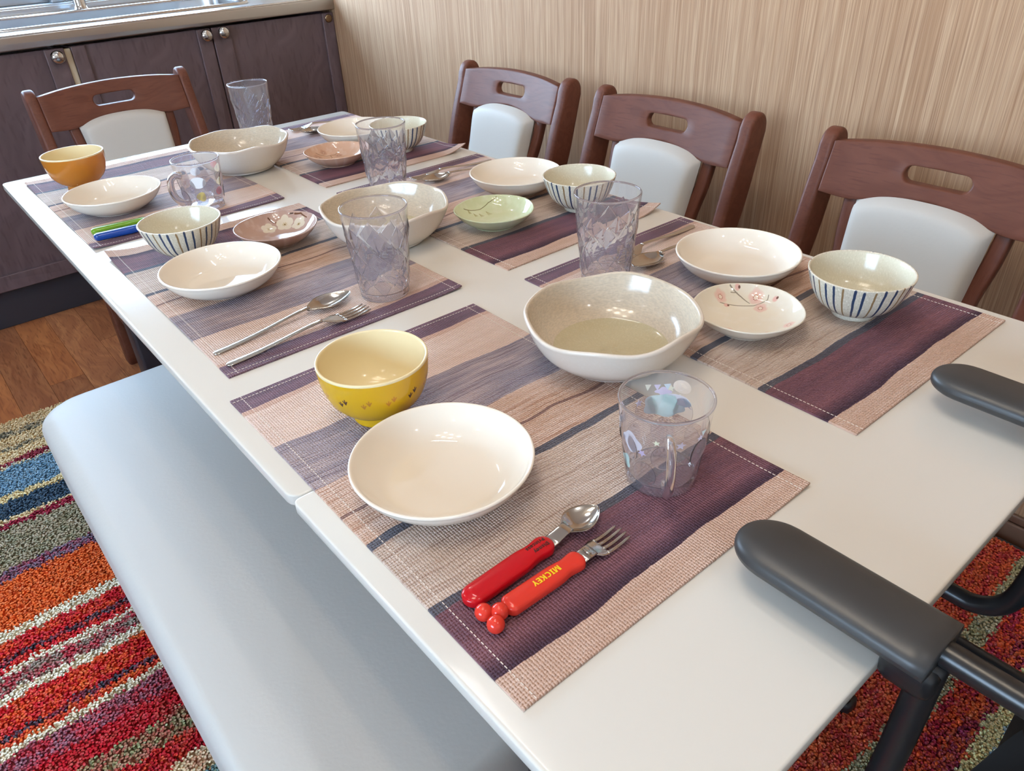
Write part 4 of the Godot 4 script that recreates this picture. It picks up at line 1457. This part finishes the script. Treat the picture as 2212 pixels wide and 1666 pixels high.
# ============================================================== glassware
func make_tumbler(label: String, at: Vector3, group: String) -> Node3D:
	# tall tumbler: a thin clear wall with a thick lip and base, and cut diamonds standing on the lower outside
	var o := thing("tumbler", label, "glass", at, 0.2, group)
	var h := 0.112
	var rad := func(y: float) -> float: return lerpf(0.0300, 0.0405, y / h)
	var wall := PackedVector2Array()
	for k in 13:
		var y := lerpf(0.004, 0.1105, k / 12.0)
		wall.append(Vector2(rad.call(y), y))
	wall.append_array(smooth_line(PackedVector2Array([Vector2(0.0400, 0.1118), Vector2(0.0390, 0.1112), Vector2(0.0382, 0.102), Vector2(0.0352, 0.070), Vector2(0.0300, 0.018), Vector2(0.0275, 0.0098), Vector2(0.020, 0.0085), Vector2(0, 0.0082)]), 3))
	part("body", lathe(wall, 80), M.clear_thin, o)
	var lip := PackedVector2Array()
	for k in 13:
		var a := -TAU * k / 12.0
		lip.append(Vector2(0.0394 + 0.0010 * cos(a), 0.1112 - 0.0012 * sin(a)))
	part("lip", lathe(lip, 80), M.clear, o)
	part("base", lathe(smooth_line(PackedVector2Array([Vector2(0.0255, 0.0012), Vector2(0.0270, 0.0002), Vector2(0.0297, 0.0012), Vector2(0.0303, 0.0045), Vector2(0.0298, 0.0090), Vector2(0.0284, 0.0096), Vector2(0.0268, 0.0075), Vector2(0.0262, 0.0040), Vector2(0.0255, 0.0012)]), 3), 80), M.clear, o)
	var r := RandomNumberGenerator.new()
	r.seed = 14
	var flat := SurfaceTool.new()
	flat.begin(Mesh.PRIMITIVE_TRIANGLES)
	flat.set_smooth_group(-1)
	var on_wall := func(a: float, y: float, d: float) -> Vector3:
		var q: float = rad.call(y) + d
		return Vector3(q * cos(a), y, q * sin(a))
	var cols := 8
	for row in 5:
		for k in cols:
			var a := TAU * (k + 0.5 * (row % 2)) / cols + r.randf_range(-0.05, 0.05)
			var y := 0.0225 + 0.0148 * row + r.randf_range(-0.002, 0.002)
			var ha := PI / cols * r.randf_range(0.74, 0.88)
			var hh := minf(0.0160 * r.randf_range(0.80, 1.0), y - 0.0065)
			var ring := []
			var back := []
			for e in [Vector2(-1, r.randf_range(-0.2, 0.2)), Vector2(-0.1, -1), Vector2(1, r.randf_range(-0.2, 0.2)), Vector2(0.1, 1)]:
				ring.append(on_wall.call(a + e.x * ha, y + e.y * hh, 0.0001))
				back.append(on_wall.call(a + e.x * ha * 0.98, y + e.y * hh * 0.98, -0.0005))
			var tip: Vector3 = on_wall.call(a + r.randf_range(-0.35, 0.35) * ha, y + r.randf_range(-0.35, 0.35) * hh, r.randf_range(0.0010, 0.0019))
			var mid: Vector3 = on_wall.call(a, y, -0.0006)
			var heart := (tip + mid) / 2.0
			for q in 4:
				var n := (q + 1) % 4
				for t in [[ring[q], ring[n], tip], [back[q], back[n], mid], [ring[q], back[q], ring[n]], [ring[n], back[q], back[n]]]:
					var p0: Vector3 = t[0]
					var p1: Vector3 = t[1]
					var p2: Vector3 = t[2]
					# clockwise seen from outside the diamond
					if (p1 - p0).cross(p2 - p0).dot((p0 + p1 + p2) / 3.0 - heart) > 0:
						p1 = t[2]
						p2 = t[1]
					for p in [p0, p1, p2]:
						flat.add_vertex(p)
	flat.generate_normals()
	flat.index()
	part("cut_diamonds", flat.commit(), M.clear, o)
	return o


func print_patch(pts: PackedVector2Array, mug_r: Callable) -> ArrayMesh:
	# a flat print wrapped on the wall of a mug: x is the angle in radians, y the height
	var st := SurfaceTool.new()
	st.begin(Mesh.PRIMITIVE_TRIANGLES)
	st.set_smooth_group(0)
	for p in pts:
		var q: float = mug_r.call(p.y) + 0.0004
		st.add_vertex(Vector3(q * cos(p.x), p.y, q * sin(p.x)))
	for k in Geometry2D.triangulate_polygon(pts):
		st.add_index(k)
	return finish(st)


func blob(c: Vector2, r: float, lobes: int, depth: float, sx := 1.0, turn := 0.0) -> PackedVector2Array:
	var out := PackedVector2Array()
	for k in 40:
		var a := TAU * k / 40.0
		var q := r * (1.0 + depth * cos(lobes * a + turn))
		out.append(c + Vector2(cos(a) * q * sx / 0.034, sin(a) * q))
	return out


func star(c: Vector2, r: float, turn := 0.3) -> PackedVector2Array:
	var out := PackedVector2Array()
	for k in 10:
		var a := TAU * k / 10.0 + turn
		var q := r if k % 2 == 0 else r * 0.45
		out.append(c + Vector2(cos(a) * q / 0.034, sin(a) * q))
	return out


func make_mug(label: String, at: Vector3, handle_turn: float, prints: Array) -> void:
	var o := thing("clear_mug", label, "mug", at, 0)
	var h := 0.080
	var rad := func(y: float) -> float: return lerpf(0.0282, 0.0376, pow(clampf(y / h, 0, 1), 0.9))
	var outer := smooth_line(PackedVector2Array([Vector2(0, 0.0018), Vector2(0.0225, 0.0016), Vector2(0.0255, 0.0002), Vector2(0.0278, 0.0010), Vector2(rad.call(0.006), 0.006)]), 3)
	for k in 18:
		var y := 0.008 + 0.068 * k / 17.0
		outer.append(Vector2(rad.call(y), y))
	outer.append_array(smooth_line(PackedVector2Array([Vector2(0.0376, 0.0785), Vector2(0.0374, 0.0800), Vector2(0.0364, 0.0804), Vector2(0.0356, 0.0792), Vector2(0.0352, 0.076), Vector2(0.0328, 0.055), Vector2(0.0294, 0.028), Vector2(0.0268, 0.0130), Vector2(0.0250, 0.0085), Vector2(0.021, 0.0065), Vector2(0, 0.006)]), 4))
	part("body", lathe(outer, 96), M.clear_thin, o)
	# thick clear lip, base and the raised oval lenses of the wall
	var lip := PackedVector2Array()
	for k in 13:
		var a := -TAU * k / 12.0
		lip.append(Vector2(0.0366 + 0.0011 * cos(a), 0.0795 - 0.0013 * sin(a)))
	part("lip", lathe(lip, 96), M.clear_mug, o)
	part("base", lathe(smooth_line(PackedVector2Array([Vector2(0.0245, 0.0012), Vector2(0.0255, 0.0002), Vector2(0.0279, 0.0012), Vector2(0.0284, 0.0050), Vector2(0.0276, 0.0085), Vector2(0.0262, 0.0092), Vector2(0.0250, 0.0070), Vector2(0.0245, 0.0012)]), 3), 96), M.clear_mug, o)
	var lenses := []
	for row in 2:
		for k in 7:
			var a0 := TAU * (k + 0.5 * row) / 7.0 + 0.2
			var yc := 0.024 if row == 0 else 0.045
			var q: float = rad.call(yc) - 0.0004
			var lens := SphereMesh.new()
			lens.radius = 0.0098
			lens.height = 0.025
			lens.radial_segments = 28
			lens.rings = 14
			var out := Vector3(cos(a0), -0.12, sin(a0)).normalized()
			var side := Vector3.UP.cross(out).normalized()
			lenses.append([lens, Transform3D(Basis(side, out.cross(side).normalized(), out * 0.055), Vector3(q * cos(a0), yc, q * sin(a0)))])
	var lens_st := SurfaceTool.new()
	for e in lenses:
		lens_st.append_from(e[0], 0, e[1])
	lens_st.generate_normals()
	part("wall_lenses", lens_st.commit(), M.clear_mug, o)
	var hd := Vector3(cos(handle_turn), 0, sin(handle_turn))
	var loop := PackedVector3Array()
	for p in [Vector2(0.0345, 0.062), Vector2(0.044, 0.0655), Vector2(0.054, 0.061), Vector2(0.0575, 0.048), Vector2(0.054, 0.033), Vector2(0.044, 0.021), Vector2(0.0325, 0.017)]:
		loop.append(hd * p.x + Vector3(0, p.y, 0))
	var path := smooth_path(loop, 6)
	var half := PackedVector2Array()
	for k in path.size():
		half.append(Vector2(0.0055, 0.0036))
	part("handle", sweep(path, half, Vector3.UP.cross(hd), 16, 2.4), M.clear, o)
	for e in prints:
		part("print", print_patch(e[0], rad), M["print_" + e[1]], o)


func build_glassware() -> void:
	var y := T + 0.0002 + MAT_T
	var g := "tall clear faceted tumblers"
	var t := make_tumbler("tall clear faceted tumbler beside the silver spoon and fork on the bench side", Vector3(0.2655, y, 0.9273), g)
	copy_of(t, "tall clear faceted tumbler behind the nearest large bowl, in front of a striped rice bowl", Vector3(0.4872, y, 1.0929), 1.1, g)
	copy_of(t, "tall clear faceted tumbler beside the pinkish brown dish, in front of the farthest rice bowl", Vector3(0.4821, y, 0.5939), 2.3, g)
	copy_of(t, "tall clear faceted tumbler at the far table edge, in front of the dark cabinets", Vector3(0.4756, y, 0.0902), 3.6, g)

	# the two short mugs with coloured prints; angles run from +x towards +z
	var far_wall := -0.62   # the side away from the viewer
	make_mug("short clear mug with pastel prints and a handle, on the nearest place mat", Vector3(0.2417, y, 1.3912), 2.36, [
		[blob(Vector2(far_wall - 0.10, 0.048), 0.0105, 5, 0.10, 1.6, 0.4), "mint"], [blob(Vector2(far_wall + 0.18, 0.0545), 0.0058, 2, 0.2, 1.7), "pearl"], [blob(Vector2(far_wall + 0.42, 0.0535), 0.0042, 3, 0.15, 1.1), "sky"],
		[blob(Vector2(far_wall - 0.12, 0.0605), 0.0036, 4, 0.2, 1.6), "lilac"], [PackedVector2Array([Vector2(far_wall + 0.50, 0.052), Vector2(far_wall + 0.62, 0.0495), Vector2(far_wall + 0.52, 0.0505)]), "lilac"],
		[PackedVector2Array([Vector2(far_wall - 0.55, 0.0680), Vector2(far_wall - 0.40, 0.0672), Vector2(far_wall - 0.49, 0.0618)]), "lemon"], [PackedVector2Array([Vector2(far_wall - 0.34, 0.0668), Vector2(far_wall - 0.18, 0.0668), Vector2(far_wall - 0.26, 0.0612)]), "lilac"], [PackedVector2Array([Vector2(far_wall - 0.12, 0.0670), Vector2(far_wall + 0.04, 0.0682), Vector2(far_wall - 0.02, 0.0622)]), "sky"],
		[blob(Vector2(far_wall + 0.30, 0.067), 0.0062, 2, 0.05, 1.1), "peach"], [star(Vector2(far_wall + 0.04, 0.0640), 0.0036), "lemon"], [star(Vector2(far_wall - 0.72, 0.0525), 0.0038), "lilac"],
		[blob(Vector2(-2.1, 0.055), 0.0085, 3, 0.25, 0.8, 1.0), "pearl"], [star(Vector2(-2.45, 0.060), 0.0042), "pearl"], [blob(Vector2(3.25, 0.052), 0.0095, 4, 0.12, 1.0), "pearl"], [star(Vector2(2.95, 0.046), 0.0040, 0.9), "lilac"], [star(Vector2(2.62, 0.060), 0.0030, 0.1), "lemon"],
		[star(Vector2(2.1, 0.058), 0.0042, 0.5), "lilac"], [blob(Vector2(3.5, 0.028), 0.0065, 3, 0.2, 0.9), "mint"], [star(Vector2(1.62, 0.060), 0.0035, 0.2), "lilac"], [PackedVector2Array([Vector2(1.45, 0.0655), Vector2(1.62, 0.0665), Vector2(1.55, 0.0610)]), "mint"]])
	make_mug("short clear mug with red and yellow prints on the far bench-side mat", Vector3(0.2278, y, 0.4371), 2.75, [
		[blob(Vector2(-0.4, 0.060), 0.0065, 2, 0.1, 1.1), "cherry"], [blob(Vector2(0.9, 0.066), 0.0065, 3, 0.1, 1.0), "sun"], [blob(Vector2(2.0, 0.050), 0.010, 2, 0.08, 1.1), "snow"], [blob(Vector2(2.0, 0.027), 0.0075, 3, 0.1, 1.0), "sun"],
		[blob(Vector2(1.0, 0.030), 0.007, 2, 0.1, 1.0), "cherry"], [blob(Vector2(0.95, 0.045), 0.006, 3, 0.1, 0.9), "sun"], [blob(Vector2(3.3, 0.060), 0.005, 2, 0.1, 0.9), "snow"], [blob(Vector2(-1.4, 0.050), 0.007, 2, 0.1, 1.0), "snow"]])


# ============================================================== cutlery
func spoon_bowl(l: float, w: float, depth: float, t := 0.0009) -> ArrayMesh:
	# an egg-shaped bowl from x = 0 (neck) to x = l (tip); rim at y = 0
	var shape := func(u: float) -> float: return sin(PI * pow(u, 0.86)) if u > 0.42 else lerpf(0.16, 1.0, smoothstep(0.0, 0.42, u)) * sin(PI * pow(maxf(u, 0.42), 0.86))
	var half := func(u: float) -> float: return maxf(0.0004, w / 2 * pow(maxf(0.0, shape.call(u)), 0.62))
	var surf := func(u: float, s: float, k: float) -> Vector3:
		var hw: float = half.call(u)
		var d: float = depth * pow(maxf(0.0, hw / (w / 2)), 1.1) * (1.0 - s * s)
		return Vector3(u * l, -d + k, s * hw)
	var st := SurfaceTool.new()
	st.begin(Mesh.PRIMITIVE_TRIANGLES)
	st.set_smooth_group(0)
	var nu := 30
	var nv := 20
	for side in 2:
		for j in nv + 1:
			for i in nu + 1:
				st.set_uv(Vector2(float(i) / nu, float(j) / nv))
				st.add_vertex(surf.call(float(i) / nu, 2.0 * j / nv - 1.0, 0.0 if side == 0 else -t))
	var one := (nu + 1) * (nv + 1)
	for j in nv:
		for i in nu:
			var a := j * (nu + 1) + i
			quad(st, a, a + nu + 1, a + nu + 2, a + 1)
			quad(st, one + a, one + a + 1, one + a + nu + 2, one + a + nu + 1)
	for i in nu:
		quad(st, i, i + 1, one + i + 1, one + i)
		var b := nv * (nu + 1) + i
		quad(st, b + 1, b, one + b, one + b + 1)
	return finish(st)


func metal_handle(l: float, w_end: float, w_neck: float, rise: float, t: float) -> ArrayMesh:
	# lies on the cloth at its outer end and climbs to the neck
	var path := PackedVector3Array()
	var half := PackedVector2Array()
	for k in 61:
		var u := pow(k / 60.0, 1.25)
		path.append(Vector3(u * l, t + (rise - t) * pow(smoothstep(0.0, 1.0, u), 1.5), 0))
		var w := lerpf(w_end, w_neck, smoothstep(0.0, 1.0, pow(u, 0.9))) / 2
		var e := clampf(u * l / (w_end * 0.5), 0.0, 1.0)
		w *= sqrt(maxf(0.05, 1.0 - pow(1.0 - e, 2)))
		half.append(Vector2(w, t * (0.85 + 0.5 * smoothstep(0.6, 1.0, u))))
	return sweep(path, half, Vector3.UP, 40, 2.1)


func fork_head(l: float, w: float, arch: float, t: float, palm: float) -> Array:
	# [palm mesh, four tine meshes], from x = 0 (neck) to x = l
	var rise := func(u: float) -> float: return arch * (1.0 - u) - arch * 0.9 * sin(PI * u) * 0.8 + arch * 0.25 * u * u
	var path := PackedVector3Array()
	var half := PackedVector2Array()
	for k in 13:
		var u := k / 12.0 * palm
		path.append(Vector3(u * l, rise.call(u), 0))
		half.append(Vector2(lerpf(0.0030, w / 2, smoothstep(0.0, palm * 0.75, u)), t))
	var out := [sweep(path, half, Vector3.UP, 16, 4.0)]
	for i in 4:
		var z := w * (i - 1.5) / 4.0 * 1.04
		var p := PackedVector3Array()
		var hf := PackedVector2Array()
		for k in 10:
			var u := lerpf(palm - 0.03, 1.0 if i in [1, 2] else 0.975, k / 9.0)
			p.append(Vector3(u * l, rise.call(u), z))
			hf.append(Vector2(lerpf(w * 0.088, w * 0.055, k / 9.0), t) * (1.0 if k < 9 else 0.5))
		out.append(sweep(p, hf, Vector3.UP, 10, 3.0))
	return out


func along(a: Vector2, b: Vector2) -> float:
	# the turn that carries +x onto the line from a to b in the x, z plane
	return -atan2(b.y - a.y, b.x - a.x)


func silver_spoon(label: String, a: Vector2, b: Vector2, y: float) -> void:
	var o := thing("spoon", label, "spoon", Vector3(a.x, y, a.y), along(a, b), "steel spoons")
	var l := a.distance_to(b)
	part("handle", metal_handle(l * 0.68, 0.0105, 0.0046, 0.0088, 0.0013), M.chrome, o)
	part("bowl", spoon_bowl(l * 0.335, 0.036, 0.0075), M.chrome, o, Vector3(l * 0.665, 0.0087, 0))


func silver_fork(label: String, a: Vector2, b: Vector2, y: float) -> void:
	var o := thing("fork", label, "fork", Vector3(a.x, y, a.y), along(a, b), "steel forks")
	var l := a.distance_to(b)
	part("handle", metal_handle(l * 0.66, 0.0105, 0.0052, 0.0088, 0.0013), M.chrome, o)
	var parts := fork_head(l * 0.345, 0.0235, 0.0052, 0.0009, 0.42)
	for k in 5:
		part("palm" if k == 0 else "tine", parts[k], M.chrome, o, Vector3(l * 0.655, 0.0036, 0))


func plastic_handle(l: float, w: float, t: float, blunt := 1.0) -> ArrayMesh:
	var path := PackedVector3Array()
	var half := PackedVector2Array()
	for k in 61:
		var u := 0.5 - 0.5 * cos(PI * k / 60.0)
		path.append(Vector3(u * l, t, 0))
		var e := minf(u, 1.0 - u) * l / (w * 0.5 * blunt)
		var round_end := sqrt(clampf(1.0 - pow(1.0 - minf(e, 1.0), 2), 0.0015, 1.0))
		var waist := 1.0 - 0.16 * exp(-pow((u - 0.78) / 0.09, 2))
		half.append(Vector2(w / 2 * round_end * waist, t * (0.12 + 0.88 * pow(round_end, 0.7))))
	return sweep(path, half, Vector3.UP, 24, 3.0)


func lettering(words: String, size: float, mat: Material, parent: Node, at: Vector3, called := "lettering") -> void:
	var tm := TextMesh.new()
	var fnt := SystemFont.new()
	fnt.font_names = PackedStringArray(["Droid Sans"])
	fnt.font_weight = 700
	tm.font = fnt
	tm.text = words
	tm.font_size = 32
	tm.pixel_size = size / 32.0
	tm.depth = 0.0003
	var o := part(called, tm, mat, parent, at)
	# read from the head towards the handle's end, letter tops away from the bench
	o.basis = Basis(Vector3(-1, 0, 0), Vector3(0, 0, 1), Vector3(0, 1, 0))


func build_cutlery() -> void:
	var y := T + 0.0004 + MAT_T
	# steel pairs
	silver_spoon("steel spoon beside the fork on the middle bench-side mat", Vector2(0.0445, 0.9265), Vector2(0.2270, 0.9080), y)
	silver_fork("steel fork on the middle bench-side mat, near the tall tumbler", Vector2(0.0455, 0.9600), Vector2(0.2250, 0.9530), y)
	silver_spoon("steel spoon half behind the plate on the nearest wall-side mat", Vector2(0.7000, 1.0940), Vector2(0.5250, 1.1060), y)
	silver_fork("steel fork beside the tumbler on the nearest wall-side mat", Vector2(0.7010, 1.0620), Vector2(0.5240, 1.0700), y)
	silver_spoon("steel spoon on the middle wall-side mat, half behind the plate", Vector2(0.7060, 0.6180), Vector2(0.5400, 0.6120), y)
	silver_fork("steel fork along the dark stripe of the middle wall-side mat", Vector2(0.7080, 0.5900), Vector2(0.5360, 0.5830), y)
	silver_spoon("steel spoon on the farthest wall-side mat, before the far plate", Vector2(0.7000, 0.1380), Vector2(0.5500, 0.1420), y)
	silver_fork("steel fork on the farthest wall-side mat, at the far table edge", Vector2(0.7000, 0.1000), Vector2(0.5440, 0.0960), y)

	# child's set with red handles
	var a := Vector2(0.0375, 1.3920)
	var b := Vector2(0.1700, 1.3880)
	var s := thing("child_spoon", "child's spoon with a plain rounded red handle on the nearest mat", "spoon", Vector3(a.x, y, a.y), along(a, b))
	part("handle", plastic_handle(0.083, 0.0185, 0.0052), M.red, s)
	part("neck", sweep(PackedVector3Array([Vector3(0.078, 0.0055, 0), Vector3(0.086, 0.0062, 0), Vector3(0.095, 0.0078, 0), Vector3(0.101, 0.0085, 0)]), PackedVector2Array([Vector2(0.0062, 0.001), Vector2(0.0062, 0.001), Vector2(0.0056, 0.001), Vector2(0.006, 0.001)]), Vector3.UP, 14, 4.0), M.chrome, s)
	part("bowl", spoon_bowl(0.039, 0.0265, 0.0058), M.chrome, s, Vector3(0.0945, 0.0086, 0))
	lettering("Disney", 0.0044, M.ink_black, s, Vector3(0.0705, 0.0104, 0.0030), "lettering")
	lettering("Princess", 0.0044, M.ink_black, s, Vector3(0.0690, 0.0104, -0.0024), "lettering")
	a = Vector2(0.0540, 1.4150)
	b = Vector2(0.1690, 1.4170)
	var f := thing("child_fork", "child's fork with a coral red handle ending in small balls, on the nearest mat", "fork", Vector3(a.x, y, a.y), along(a, b))
	part("handle", plastic_handle(0.072, 0.0165, 0.0050, 0.7), M.coral, f)
	var ball := SphereMesh.new()
	ball.radius = 0.0062
	ball.height = 0.0124
	for p in [Vector3(-0.0040, 0.0062, 0.0), Vector3(-0.0125, 0.0062, -0.0066), Vector3(-0.0125, 0.0062, 0.0066)]:
		part("end_ball", ball, M.coral, f, p)
	lettering("MICKEY", 0.0068, M.ink_yellow, f, Vector3(0.0385, 0.0100, -0.0005), "lettering")
	part("neck", sweep(PackedVector3Array([Vector3(0.067, 0.0052, 0), Vector3(0.074, 0.0062, 0), Vector3(0.082, 0.0070, 0)]), PackedVector2Array([Vector2(0.0058, 0.001), Vector2(0.006, 0.001), Vector2(0.0064, 0.001)]), Vector3.UP, 14, 4.0), M.chrome, f)
	var head := fork_head(0.040, 0.0192, 0.0052, 0.0009, 0.40)
	for k in 5:
		part("palm" if k == 0 else "tine", head[k], M.chrome, f, Vector3(0.0755, 0.0030, 0))

	# child's set with a green and a blue handle
	var gs := thing("child_spoon", "child's spoon with a green handle on the far bench-side mat", "spoon", Vector3(0.049, y, 0.4330), along(Vector2(0.049, 0.433), Vector2(0.17, 0.4480)))
	part("handle", plastic_handle(0.082, 0.0150, 0.0055), M.green_plastic, gs)
	part("bowl", spoon_bowl(0.042, 0.0255, 0.0058), M.chrome, gs, Vector3(0.078, 0.0078, 0))
	var bf := thing("child_fork", "child's fork with a blue handle beside the green spoon", "fork", Vector3(0.0455, y, 0.4610), along(Vector2(0.0455, 0.461), Vector2(0.166, 0.4750)))
	part("handle", plastic_handle(0.082, 0.0150, 0.0055), M.blue_plastic, bf)
	var bh := fork_head(0.040, 0.0185, 0.0052, 0.0009, 0.40)
	for k in 5:
		part("palm" if k == 0 else "tine", bh[k], M.chrome, bf, Vector3(0.079, 0.0032, 0))
